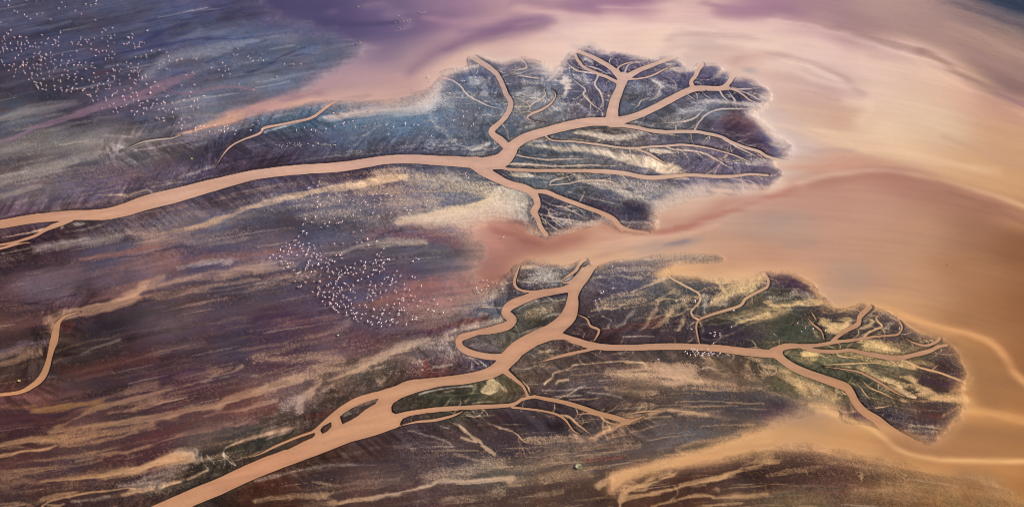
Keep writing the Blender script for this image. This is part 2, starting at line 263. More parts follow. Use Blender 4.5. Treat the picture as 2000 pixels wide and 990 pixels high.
# colours of the bare and grassed mud, sky reflection painted into the upper-left blues
MUD = """50,100:60,58,80 200,50:66,66,90 300,30:70,72,98 60,20:70,68,90 150,110:64,62,86 400,60:76,80,106 420,20:70,68,100 330,80:66,68,98 450,120:76,80,102 500,90:74,84,112 560,100:84,92,114 600,120:84,88,110 350,150:78,76,98 100,200:56,53,68 30,160:58,54,70 250,200:72,66,86 50,225:78,78,88 50,270:72,66,76 150,235:60,54,68 200,270:92,86,88 300,290:88,82,88 100,320:80,74,78 30,330:76,70,74 400,210:90,92,108 450,180:78,80,98 500,170:84,90,110 350,330:68,60,72 350,250:80,76,92 200,370:74,64,78 50,370:78,72,78 450,310:56,49,64 420,340:58,50,64 500,280:62,58,74 600,290:64,60,78 560,310:60,52,68 700,260:68,78,100 600,225:62,80,102 700,240:66,86,108 540,225:62,78,98 800,250:70,88,112 800,225:68,88,108 900,230:82,88,106 800,290:72,70,88 920,180:84,90,112 890,200:86,94,112 950,150:80,84,110
1000,150:76,76,102 1050,200:100,102,116 1150,190:82,78,104 1250,200:80,82,102 1300,170:80,76,104 1050,140:84,86,112 1200,120:66,60,98 1380,150:62,58,94 1400,215:98,98,116 1450,240:84,64,84 1480,250:86,60,76 1350,240:88,88,104 1500,280:68,54,84 1450,180:60,56,88 1200,270:82,76,88 1100,300:88,90,104 1300,290:84,78,96 1400,330:80,72,98 1450,300:76,68,92 1200,380:82,78,96 1250,360:90,82,96 1100,360:68,74,88 1050,350:70,76,88 1230,420:62,60,84 1100,420:58,56,76 1070,400:54,48,68 1280,390:86,90,110 1130,400:60,60,72 1050,330:70,74,90 1010,400:100,94,98
30,430:72,56,66 100,480:50,38,46 50,500:46,35,40 200,490:64,60,74 150,450:58,48,54 350,440:84,78,86 250,470:70,66,76 300,500:110,84,84 400,500:68,60,78 400,470:74,76,94 100,550:78,66,74 250,550:82,68,78 50,620:56,40,44 200,600:66,50,56 200,640:46,40,46 20,640:70,52,50 350,620:78,64,66 450,600:72,62,72 420,640:66,54,66 300,400:68,58,66 450,370:60,54,64 550,370:72,68,84 500,430:72,70,82 700,400:84,80,92 600,460:74,72,88 650,420:76,74,86 500,470:86,74,84 700,470:80,76,88 800,400:96,90,100 850,500:86,86,102 700,550:70,64,84 600,600:68,58,74 750,620:82,70,80 880,620:92,76,76 900,540:84,86,96 550,640:64,50,64 500,560:72,66,76 800,550:76,66,84 900,520:80,82,98 950,610:80,76,88 900,360:88,90,104 960,350:60,60,80 700,340:60,54,70 560,345:64,58,74
50,700:62,50,46 150,720:52,44,42 100,670:60,50,46 200,680:50,42,42 300,700:66,48,54 200,750:54,42,44 400,720:62,50,60 50,820:60,38,40 50,790:70,45,42 200,780:62,46,50 350,770:72,46,50 300,760:60,42,48 150,860:70,50,48 300,900:56,38,42 250,830:58,46,46 300,860:62,42,46 100,920:54,42,46 450,680:68,60,72 480,800:78,52,50 400,790:72,52,52 250,960:52,40,38 100,970:54,40,38 450,880:50,46,40 480,850:56,52,48 400,860:70,60,56 20,900:62,42,40 200,930:56,40,40 380,940:46,42,36 420,900:44,42,36
550,700:76,54,62 520,670:66,50,64 600,670:78,58,66 650,680:96,74,78 700,670:84,56,62 600,780:96,74,68 540,760:96,72,68 550,830:62,54,46 520,850:60,56,48 700,750:76,62,54 700,720:74,66,56 640,780:58,50,44 760,720:64,58,52 850,700:74,62,66 820,690:78,68,68 840,720:88,50,48 640,800:52,42,38 600,820:54,44,40 850,780:48,48,38 900,770:54,54,44 980,760:78,68,50 900,680:82,72,76 940,710:62,52,66 800,850:58,48,50 700,860:62,48,46 650,880:70,48,40 600,900:62,46,36 550,960:58,38,30 520,950:64,40,30 750,920:70,58,56 620,940:56,44,42 700,900:60,46,42 900,880:66,52,54 950,930:84,70,64 850,960:74,54,50 950,980:70,50,46 650,970:66,50,46 1000,870:58,46,54
1100,720:72,60,60 1060,710:76,64,60 1050,780:60,48,54 1000,820:60,46,52 1080,830:58,46,52 1250,740:100,78,68 1180,720:76,60,62 1400,730:104,82,70 1320,710:80,66,66 1480,730:84,68,60 1400,790:78,70,76 1300,830:84,72,72 1480,800:76,68,74 1450,830:84,72,70 1100,900:90,72,66 1200,800:72,58,58 1150,790:62,50,56 1050,960:78,56,50 1000,920:86,72,66 1150,850:80,64,62 1250,870:84,70,70 1350,950:76,48,42 1300,980:76,50,42 1480,930:62,42,40 1600,920:76,50,46 1550,940:70,48,44 1650,940:84,56,48 1700,960:92,66,48 1780,960:110,80,58 1850,980:130,92,58 1450,980:96,68,54 1250,960:80,54,46 1550,980:100,76,54 1500,900:72,50,44
1080,560:88,84,92 1030,560:66,56,68 1060,620:86,76,66 1100,610:66,54,60 1200,560:72,64,82 1300,510:78,74,88 1250,600:86,76,80 1200,620:72,62,70 1150,620:68,58,68 1160,660:66,44,48 1300,640:68,52,60 1330,580:70,68,72 1400,560:74,66,72 1450,620:70,70,70 1420,650:60,48,60 1550,560:62,48,68 1500,600:96,86,78 1560,640:72,74,64 1540,580:56,60,58 1680,700:92,84,64 1620,700:88,82,62 1600,730:66,70,58 1750,640:72,58,64 1600,620:64,52,54 1680,640:66,56,60 1780,700:96,82,60 1740,720:88,80,64 1830,730:66,46,48 1850,700:66,48,50 1700,760:70,70,60 1740,770:80,66,52 1800,800:66,50,50 1780,830:56,44,52 1720,800:60,54,56 1550,750:84,74,52 1520,720:72,72,58 1600,780:104,86,66 1530,800:70,58,70 1510,820:72,60,72 1680,820:84,62,60 1650,750:70,64,50 1000,660:80,72,64 1080,640:60,50,54"""
# colour that the silt and bleached stubble take where they dust the mud
PALE = """100,50:120,120,140 300,150:150,150,165 500,150:150,160,175 100,300:185,175,160 300,280:185,172,160 250,225:150,130,145 600,230:150,170,190 800,280:185,190,200 900,200:190,190,195 1050,180:205,195,190 1150,140:220,215,220 1250,200:200,195,195 1400,200:200,195,205 1100,280:215,190,165 1300,320:232,200,168 1450,330:220,195,180 1250,360:205,190,175 1050,350:215,200,180 1100,400:205,190,185 900,390:236,205,165 750,350:236,190,150 600,370:225,185,150 400,430:215,170,135 250,390:225,185,150 100,370:190,170,160 350,500:190,145,130 500,480:185,155,150 700,480:190,165,150 450,530:195,150,125 250,590:195,145,115 700,620:180,140,130 900,620:190,160,145
100,680:170,125,95 100,780:150,110,75 150,860:200,145,100 350,800:185,135,105 450,770:190,140,110 300,700:130,95,90 350,900:210,155,110 150,930:190,140,95 420,930:225,185,140 650,720:210,165,130 600,790:200,155,130 850,680:200,165,140 950,740:225,190,140 700,870:185,155,135 600,970:205,160,115 900,930:205,170,140 1050,880:205,165,125 1100,930:200,160,120 1200,840:200,150,110 1250,960:215,162,110 1100,700:215,170,130 1300,720:210,165,130 1450,740:200,155,120 1250,880:200,155,120 1350,940:205,155,105 1500,920:200,150,100 1650,930:200,150,110 1800,950:190,140,90
1050,570:205,190,170 1050,620:220,185,135 1200,600:215,175,135 1300,560:230,190,145 1350,620:225,185,135 1450,580:232,192,135 1500,620:225,180,120 1600,600:235,190,130 1600,690:238,195,125 1700,700:235,190,125 1680,760:235,190,130 1800,780:235,185,125 1800,700:230,180,120 1600,770:225,175,120"""
# silt films, rills, stubble drifts and dark seeps on the mud: soft(image pixels*3) strength grain tint | x,y,w
FILM = """
0,0 8 .95 .15 Z | 1040,795,8 1200,748,24 1350,698,44 1500,645,60 1640,610,60 1760,590,50
1,0 6 .9 .2 Z | 400,690,8 480,684,12 560,668,14 640,660,8
2,0 10 .8 .4 C | 380,778,10 440,784,14 500,800,20 570,812,24 650,812,24 730,798,12
2,0 12 .9 .4 C | 420,872,10 520,890,18 620,920,30 720,945,50 820,968,60 920,1000,60 1010,1035,40
2,0 10 .7 .5 C | 100,850,8 200,862,14 300,880,18 400,885,14
2,0 8 .7 .4 C | 820,886,14 880,890,14 940,895,6
2,0 8 .6 .4 C | 300,460,16 325,490,30 315,530,24 300,560,10
2,0 8 .6 .4 C | 830,470,8 870,490,16 860,540,14 830,580,8
2,0 6 .6 .4 C | 560,755,6 700,765,10 760,775,6
2,1 8 .8 .5 C | 20,42,12 70,38,16 120,42,6
2,1 8 .6 .5 C | 130,76,6 200,80,8 290,60,6
2,1 14 .6 .6 C | 380,52,14 460,80,24 560,110,26 660,140,26 760,160,20
1,1 16 .9 .7 C | 850,315,20 1000,280,40 1100,262,50 1250,240,60 1400,190,80 1500,190,90 1570,190,60
1,1 10 .9 .4 C | 540,104,16 650,88,34 740,66,44 820,52,34 890,44,14
3,2 8 .9 .6 C | 195,115,12 235,95,26 285,88,14
3,2 8 .8 .7 C | 640,55,10 700,68,20 770,78,14
3,2 8 .8 .6 C | 690,240,10 760,280,26 800,330,26 860,350,20
3,2 8 .8 .5 C | 520,190,8 600,215,12 680,262,14 740,305,12
3,2 8 .8 .6 C | 330,160,8 400,172,10 480,170,10
2,1 10 .8 .7 C | 1340,900,14 1420,875,18 1500,850,20
2,1 10 .7 .7 C | 1180,790,14 1240,750,24 1300,730,24 1370,700,20
2,1 8 .7 .6 C | 700,722,8 780,695,14 860,662,18 900,640,14
2,1 12 .7 .7 C | 1140,640,14 1220,655,24 1300,650,30 1420,640,40
3,1 10 .8 .7 C | 380,930,30 430,930,40 470,900,24
3,1 12 .8 .6 C | 0,805,20 80,808,24 180,795,24 300,800,14
2,2 14 .7 .7 C | 640,215,14 760,215,24 880,225,30 1000,240,40 1120,262,40
2,2 10 .8 .5 C | 370,90,10 300,105,12 200,130,10
1,2 8 .8 .5 C | 1375,240,14 1385,270,34 1395,310,20
1,2 12 .7 .6 C | 550,205,10 650,165,16 750,125,20 850,75,20 960,30,16
0,0 16 .40 .5 p | -50,705,30 150,660,50 300,628,50 450,608,16
0,0 60 .35 .5 p | -50,860,60 200,800,60 400,790,80 600,790,70 800,800,40
0,0 50 .38 .6 p | -50,920,50 100,880,60 300,870,70 500,850,60 700,850,40
0,0 30 .40 .6 p | 150,1000,50 350,960,50 550,910,40 750,870,30
0,0 8 .5 .5 p | 500,842,12 600,836,10
0,0 10 .5 .4 p | 600,800,8 700,800,10 800,810,6
0,0 30 .35 .6 w | 850,450,40 920,400,60 1000,350,60 1150,310,50 1350,260,40 1500,250,20
0,0 14 .3 .6 w | 1150,340,20 1250,320,30 1350,300,20
0,0 8 .75 .1 k | -60,850,16 60,815,18 180,765,22 300,725,30 420,688,34 540,645,38 650,610,40 760,580,46 850,555,50 920,520,54 1000,485,44 1120,445,20
0,0 6 .6 .2 k | 960,520,20 1010,540,14 1070,558,12 1150,550,16 1250,525,20 1380,510,18 1460,525,14 1520,545,12
0,0 8 .7 .1 v | 1000,450,6 1120,420,4
0,0 10 .5 .2 n | 700,310,12 800,300,20 900,280,26 1000,262,20 1150,238,16 1350,232,12 1500,222,8
0,0 8 .5 .2 n | 830,250,10 900,220,24 980,180,14 1040,155,12 1100,140,8
0,0 8 .4 .2 n | 1000,205,8 1080,195,12 1160,170,8
0,0 8 .35 .2 n | 830,140,6 900,120,8 1000,100,6 1100,60,6
0,0 8 .35 .2 n | 1180,370,8 1250,355,10 1330,330,8 1420,300,6
0,0 10 .35 .2 n | 1180,450,10 1300,430,12 1500,415,10
0,0 6 .5 .1 d | 420,745,6 470,735,10 540,722,5
0,0 6 .5 .1 d | 980,530,6 1060,560,4
0,0 10 .35 .3 r | 550,450,20 620,425,24 650,420,10
0,0 16 .3 .3 r | -20,640,30 60,645,20
0,0 10 .3 .6 w | 620,400,8 720,380,10 800,400,8
0,0 20 .3 .5 w | 1080,690,14 1200,680,16 1300,670,8
0,0 5 .5 .4 w | 950,625,6 1100,590,6 1250,570,6 1400,550,4
0,0 5 .4 .4 w | 600,830,4 750,870,5 900,830,8 1000,815,8
0,0 16 .35 .5 w | 1130,870,6 1200,840,14
0,0 14 .3 .6 b | 1200,640,10 1350,640,14 1450,620,10
0,0 20 .4 .7 b | 1100,800,10 1250,760,20 1400,740,20
1,0 20 .3 .6 w | 0,220,20 100,210,30 250,200,30
1,0 8 .4 .2 n | 0,222,8 100,205,10 250,185,8
1,0 8 .5 .2 n | 90,370,8 180,320,10 290,285,6
1,0 8 .5 .2 n | 80,380,6 160,345,8 260,330,10 380,325,6
1,0 10 .5 .2 n | -60,430,6 0,412,12 60,400,8
1,0 10 .4 .2 n | -60,270,6 0,262,8 60,240,6
1,0 8 .4 .5 w | 0,490,10 100,470,14 250,440,10 350,420,8
1,0 6 .4 .3 w | 0,520,6 150,490,6 200,480,4
1,0 30 .35 .7 b | -20,690,40 100,660,40 250,645,40 380,630,30
1,0 10 .5 .5 w | 100,690,6 180,670,10 240,660,6
1,0 6 .8 .1 w | 50,778,6 130,755,8 250,715,6
1,0 16 .85 .35 q | 380,700,10 470,690,14 550,670,18 620,660,30 750,655,40 900,650,50 1020,610,60 1060,540,50
1,0 50 .65 1. q | 750,640,20 900,640,40 1000,620,70 1050,560,70 1070,500,50
1,0 60 .6 1. p | 980,600,60 1080,600,60 1130,620,40
1,0 50 .5 .8 b | 600,700,30 800,690,40 1000,690,30 1150,660,20
1,0 30 .5 .7 b | 620,640,16 700,635,20 760,620,10
1,0 10 .4 .6 w | 580,860,6 620,810,12 680,770,14 730,745,10
1,0 16 .4 .8 w | 1030,680,20 1060,740,26 1120,790,24 1180,840,14
1,0 20 .35 .8 w | 1060,580,30 1150,560,50 1250,560,50
1,0 18 .55 .7 w | 1260,470,30 1290,490,50 1330,480,40 1340,540,40
1,0 10 .9 .15 s | 1260,892,8 1300,872,16 1340,857,20 1368,850,10
1,0 20 .45 .8 p | 1220,900,20 1280,900,30 1350,890,30
1,0 30 .25 .8 w | 800,830,30 1000,830,40 1150,850,40
1,0 8 .55 .3 w | 375,850,6 395,848,16 415,845,8
1,0 12 .5 .8 n | 1230,350,30 1270,320,20
1,0 10 .5 .6 n | 1300,320,24 1340,330,20
1,0 10 .5 .3 w | 1110,430,8 1180,420,10 1280,390,16 1310,380,6
1,0 8 .4 .3 n | 1200,450,10 1330,440,14 1430,460,8
2,0 30 .6 .8 p | 150,400,30 220,420,50 250,440,60 280,430,30
2,0 20 .75 .8 p | 300,450,16 320,480,50 320,510,40 300,560,20
2,0 14 .55 .5 w | 70,480,12 130,490,14 200,470,14 260,460,20
2,0 14 .5 .6 w | 370,440,30 420,460,50 440,480,30
2,0 12 .5 .5 w | 300,620,16 260,650,16 200,670,14
2,0 8 .55 .5 s | 440,690,8 480,655,8
2,0 10 .4 .7 w | 385,610,4 430,640,8 480,680,6
2,0 14 .55 .5 w | 830,470,10 860,490,20 900,500,16 960,520,10
2,0 8 .5 .5 w | 800,590,6 850,570,10 870,550,12
2,0 8 .6 .3 w | 430,340,16 455,360,16 470,370,8
2,0 10 .5 .5 w | 560,420,6 590,440,8
2,0 20 .5 .5 w | 900,700,20 1000,660,40 1100,640,40 1150,600,30
2,0 20 .5 .4 w | 1060,605,16 1200,600,20 1350,605,18 1480,615,30
2,0 40 .6 .5 w | 1480,600,50 1400,660,40 1480,700,60
2,0 20 .35 .6 w | 680,730,8 800,735,12 950,735,16 1000,730,8
2,0 10 .5 .5 p | 30,770,14 80,755,10 140,740,6
2,0 40 .35 .8 w | 0,620,40 60,560,60 100,540,50 250,600,60
2,0 30 .3 .8 w | 700,520,30 820,520,40 900,510,30
2,0 30 .4 .5 r | 1250,690,40 1350,690,60 1450,720,50 1500,760,30
2,0 20 .5 .5 v | 1450,820,40 1530,860,60 1550,880,30
2,0 16 .7 .4 s | 380,775,16 430,780,16 480,790,24 550,810,30 640,815,36 720,800,26 770,790,8
2,0 14 .5 .5 p | 800,850,6 815,820,8 840,810,6
2,0 30 .5 .7 p | 50,830,10 150,850,14 280,880,20 400,870,30 520,880,30 640,905,30
2,0 20 .85 .35 s | 350,870,10 450,885,20 550,905,26 650,935,50 750,950,70 850,980,60 950,1010,50 1020,1040,30
2,0 20 .45 .6 p | 700,880,10 800,880,20 900,885,10
2,0 10 .4 .5 w | 820,885,20 880,888,20 950,900,6
2,0 16 .35 .6 p | 0,820,20 100,820,30 180,830,20
2,0 16 .5 .5 d | 150,890,20 300,905,20 420,905,10
2,0 14 .5 .5 d | 360,755,10 480,760,20 620,765,26 740,770,10
2,0 10 .6 .4 p | 0,968,8 120,962,16 250,975,10
2,0 20 .5 .4 w | 1350,960,30 1450,950,40 1550,965,40
2,0 14 .55 .3 n | 500,340,20 560,330,24 600,335,20 700,345,30 760,350,20 850,350,14
2,0 14 .6 .2 n | 940,345,10 970,335,14
2,0 14 .6 .2 n | 1090,380,14 1100,400,20
2,0 14 .7 .2 n | 1160,410,30 1190,400,40 1210,410,30 1160,440,30
2,0 14 .5 .2 n | 1270,430,16 1240,450,16
2,0 14 .5 .2 n | 1340,490,30 1370,500,40 1400,510,30
2,0 14 .5 .2 n | 330,330,8 380,350,16
2,0 8 .5 .3 w | 1130,590,8 1160,570,6
2,0 30 .35 .4 v | 1100,720,30 1250,750,50 1400,770,40
3,0 20 .6 .3 n | -40,800,40 20,850,60 60,890,50
3,0 10 .6 .4 n | 20,915,16 90,925,10
0,1 24 .5 .5 p | -50,190,24 50,165,34 150,125,36 220,100,24
0,1 12 .4 .5 p | -50,100,20 100,50,40 300,10,40 450,-40,30
0,1 8 .7 .3 s | 560,160,8 600,158,12 700,155,14 740,152,6
0,1 8 .7 .3 s | 740,157,5 800,140,7 860,122,6
0,1 8 .7 .3 s | 890,110,5 960,97,9 1030,82,12 1090,75,8
0,1 6 .6 .2 w | 865,118,6 880,128,6 890,142,6
0,1 10 .4 .6 w | 270,215,6 350,200,8 430,182,8 520,172,6
0,1 10 .45 .5 w | 1050,52,6 1120,32,14 1200,5,14 1260,-10,6
0,1 8 .5 .3 w | 80,215,4 115,235,5 110,258,6 60,270,6 0,287,5
0,1 16 .5 .5 g | 330,330,20 420,325,30 520,315,36 620,298,16
0,1 8 .6 .5 w | 430,325,4 460,325,14 490,325,4
0,1 10 .5 .3 w | 380,370,5 500,355,8 600,325,7 650,300,4
0,1 5 .7 .2 s | 370,335,6 360,355,8
0,1 12 .6 .2 v | 130,410,16 250,385,26 300,368,14
0,1 6 .6 .1 d | 310,350,4 320,380,6
0,1 14 .75 .5 s | 1100,345,10 1200,325,26 1300,292,30 1350,270,20 1450,240,16 1520,220,20
0,1 20 .5 .9 p | 850,400,14 1000,370,20 1100,345,20 1250,310,20
0,1 24 .4 .9 p | 760,360,20 800,380,30 870,410,30 950,400,30
0,1 24 .4 .6 w | 200,470,14 350,440,30 500,430,30 700,400,20
0,1 26 .45 .7 p | 850,450,20 950,420,20 1100,380,20
0,1 14 .75 .25 R | 470,530,6 600,510,16 700,500,36 800,480,40 880,465,30 920,450,10
0,1 10 .5 .2 n | 700,520,10 830,510,14 950,480,18 1050,460,18 1200,440,12 1400,400,8
0,1 16 .3 .5 w | 1100,440,14 1250,430,18 1450,400,12
0,1 14 .3 .4 n | 0,600,10 200,580,16 400,560,14
0,1 24 .6 .3 R | 950,590,10 1050,560,20 1150,535,26 1300,515,26 1450,510,30 1600,490,26 1750,480,30
0,1 20 .6 .8 w | 1050,590,20 1200,560,30 1350,545,30
0,1 24 .7 .5 s | 950,680,14 1050,655,20 1200,615,26 1350,595,34 1500,575,36 1600,550,30
0,1 30 .4 .7 p | 900,700,30 1100,640,40 1300,630,40
0,1 20 .45 .7 p | 850,740,14 1000,740,20 1150,710,20 1350,680,20 1500,660,14
0,1 14 .4 .7 p | 950,790,8 1100,730,12 1300,720,16 1450,690,10
0,1 14 .4 .5 d | 980,740,14 1100,700,16 1200,680,10
0,1 20 .5 .3 R | 530,780,20 650,740,40 750,700,50 850,670,40 930,630,24
0,1 20 .5 .5 d | 470,810,10 560,790,30 640,770,20
0,1 16 .9 .15 s | 380,865,28 430,840,34 500,830,40 600,810,46 700,775,60 760,750,60 820,720,46 860,680,26
0,1 26 .5 .4 s | 850,700,60 930,650,60 960,630,40
0,1 20 .75 .35 s | 330,990,40 320,930,60 330,880,60 380,850,50
0,1 24 .5 .8 p | 300,960,30 290,910,50
0,1 10 .6 .1 n | 0,778,6 80,780,6 160,792,8 230,798,8 300,790,6 380,755,5 440,740,4
0,1 24 .35 .4 R | 0,930,40 150,900,50 250,890,30
0,1 16 .6 .3 r | 370,920,40 420,930,40 390,960,20
0,1 40 .25 .4 k | 100,690,40 300,650,60 450,600,60
0,1 30 .35 .5 d | 450,700,40 520,680,50 540,730,30
0,1 30 .3 .4 g | 600,880,40 750,870,60 900,830,40
1,1 12 .95 .15 s | -40,230,14 0,218,24 100,192,24 250,160,28 400,125,26 550,102,28 650,85,40 750,62,50 830,50,36 880,45,16
1,1 10 .6 .4 s | 370,90,8 450,98,8 560,90,8
1,1 24 .6 1. s | 700,30,16 800,20,30 900,15,30 1000,60,30
1,1 30 .5 .9 p | 900,60,40 1000,80,50 1100,75,50 1200,90,60 1350,130,60 1450,150,60
1,1 30 .4 .9 p | 600,130,30 750,130,40 850,110,40
1,1 40 .4 .9 p | 800,200,60 950,200,60 1050,190,60
1,1 40 .8 .6 s | 830,310,10 900,290,40 1050,270,60 1200,260,80 1350,240,100 1450,200,140 1520,180,160
1,1 40 .5 .9 s | 1300,140,60 1400,150,80 1500,160,100
1,1 30 .85 .2 s | 1000,320,30 1100,300,50 1250,310,60 1350,310,60 1450,290,60 1550,270,60
1,1 30 .6 .2 w | 1200,330,14 1300,350,20 1400,380,20
1,1 26 .6 .2 V | 650,385,10 750,375,20 850,385,24 950,395,36 1050,400,36 1120,410,40 1180,440,40
1,1 14 .6 .1 n | 720,390,8 800,375,14 880,355,16 960,355,8
1,1 26 .45 .2 R | 900,330,14 950,350,40 1050,360,50 1100,380,30
1,1 14 .6 .5 p | 400,500,14 500,490,18 600,465,22 700,440,24 800,425,24 900,430,20 1000,435,14
1,1 20 .5 .6 p | 650,480,10 750,455,12 850,450,16 1000,450,12
1,1 10 .5 .4 d | 560,490,6 650,478,10 720,465,6
1,1 10 .5 .4 d | 820,470,8 900,460,14 1000,455,8
1,1 40 .45 .5 k | 0,520,40 100,520,50 250,500,50 350,490,30
1,1 16 .5 .5 p | 0,600,20 100,585,20 250,560,16
1,1 20 .5 .6 p | 0,680,20 100,660,20 250,630,16 350,620,10
1,1 16 .4 .4 R | 0,500,14 100,480,24 200,470,14
1,1 40 .70 .25 R | 720,770,20 850,740,60 950,700,80 1050,680,70
1,1 30 .5 .3 R | 600,790,20 700,790,40 800,780,50
1,1 20 .5 .6 v | 1000,730,10 1100,725,16 1180,735,10
1,1 30 .5 .9 p | 900,820,20 1050,800,30 1200,780,40 1350,760,50 1450,700,50
1,1 16 .5 .8 s | 1000,830,10 1200,810,20 1350,790,20
1,1 20 .4 .9 p | 900,880,14 1050,860,20 1200,830,20 1350,850,16
1,1 20 .6 .3 r | 1000,960,20 1100,930,30 1200,900,36 1350,880,24
1,1 24 .6 .3 v | 900,970,20 1050,960,30 1150,930,20
1,1 14 .7 .5 s | 1060,990,20 1150,960,26 1250,930,26 1350,910,30 1430,895,30
1,1 20 .5 .6 p | 1100,1010,20 1200,985,20
1,1 30 .45 .6 p | 300,990,20 450,950,30 550,900,30
1,1 40 .4 .4 v | 0,880,60 150,870,80 300,880,60 350,920,40
1,1 30 .3 .4 R | 150,900,20 250,890,30 330,890,20
1,1 30 .3 .9 w | 100,160,30 300,200,50 500,180,40
1,1 40 .3 .9 w | 300,280,40 500,260,50 700,300,40
2,1 16 .9 .8 q | -60,120,30 0,190,60 40,200,60 60,220,40
2,1 16 .7 .6 w | 20,270,20 60,300,30 100,330,20
2,1 12 .5 .6 q | 20,40,30 60,38,20 110,40,10
2,1 8 .5 .5 s | 150,70,4 180,80,5 230,50,5 
2,1 12 .4 .6 w | 60,60,6 150,50,10 200,45,10
2,1 30 .5 .9 p | 400,60,14 500,90,30 600,130,40 700,160,50 800,170,40
2,1 40 .5 .7 w | 650,80,40 800,120,60 950,150,60 1050,150,50
2,1 12 .5 .6 w | 780,170,10 850,190,16 950,210,10
2,1 30 .6 .5 n | 700,215,50 760,250,60 780,280,50 700,310,40
2,1 12 .7 .6 w | 640,310,6 720,320,8 820,330,10 880,355,6
2,1 16 .4 .4 v | 450,200,30 550,230,40 620,260,30
2,1 5 .4 .3 w | 250,105,4 350,145,5 500,180,4 650,220,4
2,1 5 .4 .3 w | 670,260,4 675,300,3
2,1 20 .5 1. w | 60,340,20 120,370,20
2,1 20 .5 .9 w | 280,320,30 400,330,24 500,300,20
2,1 20 .6 .9 w | 100,580,20 170,600,50 220,620,70 250,640,50
2,1 30 .5 1. w | 100,660,40 160,640,60 230,660,50
2,1 10 .6 .7 w | 60,580,14 120,575,10 220,570,8
2,1 16 .5 1. w | 300,570,14 340,580,20 370,570,10
2,1 8 .9 .2 w | 285,660,8 320,650,10 345,630,8
2,1 10 .6 .7 p | 40,820,14 90,795,18 150,770,16
2,1 30 .45 .9 p | 100,840,40 180,830,50 260,800,40
2,1 8 .8 .2 s | 215,755,6 260,775,8 310,770,6
2,1 6 .7 .2 n | 225,745,16 280,745,20 335,730,10
2,1 6 .5 .2 d | 0,955,6 80,960,6 130,930,5 165,900,4
2,1 6 .5 .2 w | 60,965,5 120,945,5 200,925,5
2,1 6 .4 .3 w | 180,880,5 220,860,5 290,850,5
2,1 20 .5 .9 w | 480,620,10 560,605,16 700,600,20 820,590,16
2,1 30 .4 .9 w | 900,520,20 1000,505,26 1150,500,26
2,1 16 .5 .8 w | 620,545,10 750,530,14 850,520,10
2,1 24 .6 .8 s | 700,720,14 780,690,20 850,660,30 900,620,30
2,1 20 .5 .9 p | 520,770,10 620,740,20 740,730,20 830,700,20
2,1 16 .4 .9 p | 550,800,10 650,780,16 780,760,16
2,1 40 .45 1. q | 850,650,30 900,670,40 960,720,40 1020,760,40
2,1 10 .5 .6 w | 480,640,4 560,620,6 650,630,8 760,650,8
2,1 8 .6 .5 w | 460,650,4 520,635,6 600,640,4
2,1 10 .6 .5 s | 920,730,4 855,780,8 842,830,10 800,890,10 780,930,10 715,965,5
2,1 10 .5 .6 w | 720,825,4 680,870,8 650,910,8 610,925,6
2,1 10 .6 .5 s | 940,830,6 915,870,8 870,910,8 820,940,5
2,1 10 .7 .6 s | 1000,885,10 995,920,16 970,950,16
2,1 20 .5 .8 s | 1000,790,10 950,810,14 920,850,20
2,1 8 .5 .5 w | 490,790,6 530,860,7 580,885,7 560,930,5
2,1 8 .85 .3 s | 1200,645,12 1230,695,14 1265,745,10
2,1 34 .75 1. q | 1130,640,30 1250,650,50 1350,650,60 1450,630,60
2,1 30 .7 1. q | 1200,780,40 1270,740,60 1320,720,60 1400,690,50
2,1 14 .6 .8 w | 1130,760,40 1140,800,20 1130,840,14
2,1 20 .5 .8 w | 1200,830,14 1250,790,20
2,1 24 .6 .9 q | 1300,880,20 1400,840,30 1500,820,30
2,1 14 .6 .7 s | 1240,980,10 1300,960,10 1400,910,12 1500,870,16
2,1 14 .6 .9 q | 1270,930,12 1400,880,20 1500,850,20
2,1 14 .5 .3 g | 1130,900,30 1300,860,30 1450,800,40
2,1 12 .5 .4 g | 1000,620,30 1080,640,30 1100,700,20
2,1 5 .5 .4 d | 1160,890,8 1130,930,8
2,1 14 .4 .4 r | 550,960,20 700,930,30 850,900,30
2,1 5 .7 .4 w | 650,985,8 750,983,10 830,985,8
3,1 20 .5 .7 v | 30,620,30 120,650,50 200,690,60 260,720,40
3,1 14 .5 .9 w | 0,760,12 100,750,14 180,730,14 250,760,14
3,1 24 .8 .8 q | 0,800,30 80,810,40 170,790,30 300,790,24
3,1 24 .7 .9 q | 0,870,30 80,840,30 130,820,24
3,1 14 .6 .4 g | 20,720,40 100,730,30
3,1 24 .5 .8 g | 0,920,40 100,890,40 200,960,40
3,1 20 .7 .8 q | 330,900,40 380,930,50 440,920,60 470,880,40
3,1 16 .5 .6 q | 270,960,20 290,985,20
3,1 10 .8 .3 s | 540,940,10 590,915,14 615,900,14 600,880,8
3,1 12 .6 .8 q | 560,890,14 600,860,20
3,1 16 .4 .9 w | 690,920,14 730,910,20
3,1 10 .5 .9 w | 650,850,10 700,860,20 760,890,20
2,2 6 .6 .4 s | 165,80,5 200,83,8 245,80,5
2,2 5 .6 .4 s | 170,92,4 210,98,6 240,100,4
2,2 8 .8 .25 s | 480,66,12 350,92,16 250,117,16 150,147,10 110,158,6
2,2 5 .8 .2 s | 190,275,4 205,255,6 235,230,7 240,210,7 290,192,6 340,180,6 370,160,6 450,155,7 550,145,8 650,138,12 740,145,12 800,152,6
2,2 5 .7 .3 s | 255,270,4 270,252,5 330,245,4
2,2 5 .7 .3 s | 490,100,6 520,115,6 545,122,4
2,2 5 .4 .3 w | 180,310,4 350,305,4 450,275,5 600,260,4
2,2 5 .4 .3 w | 440,320,4 560,330,5 640,350,4
2,2 5 .4 .3 d | 870,75,5 900,110,5 980,135,4
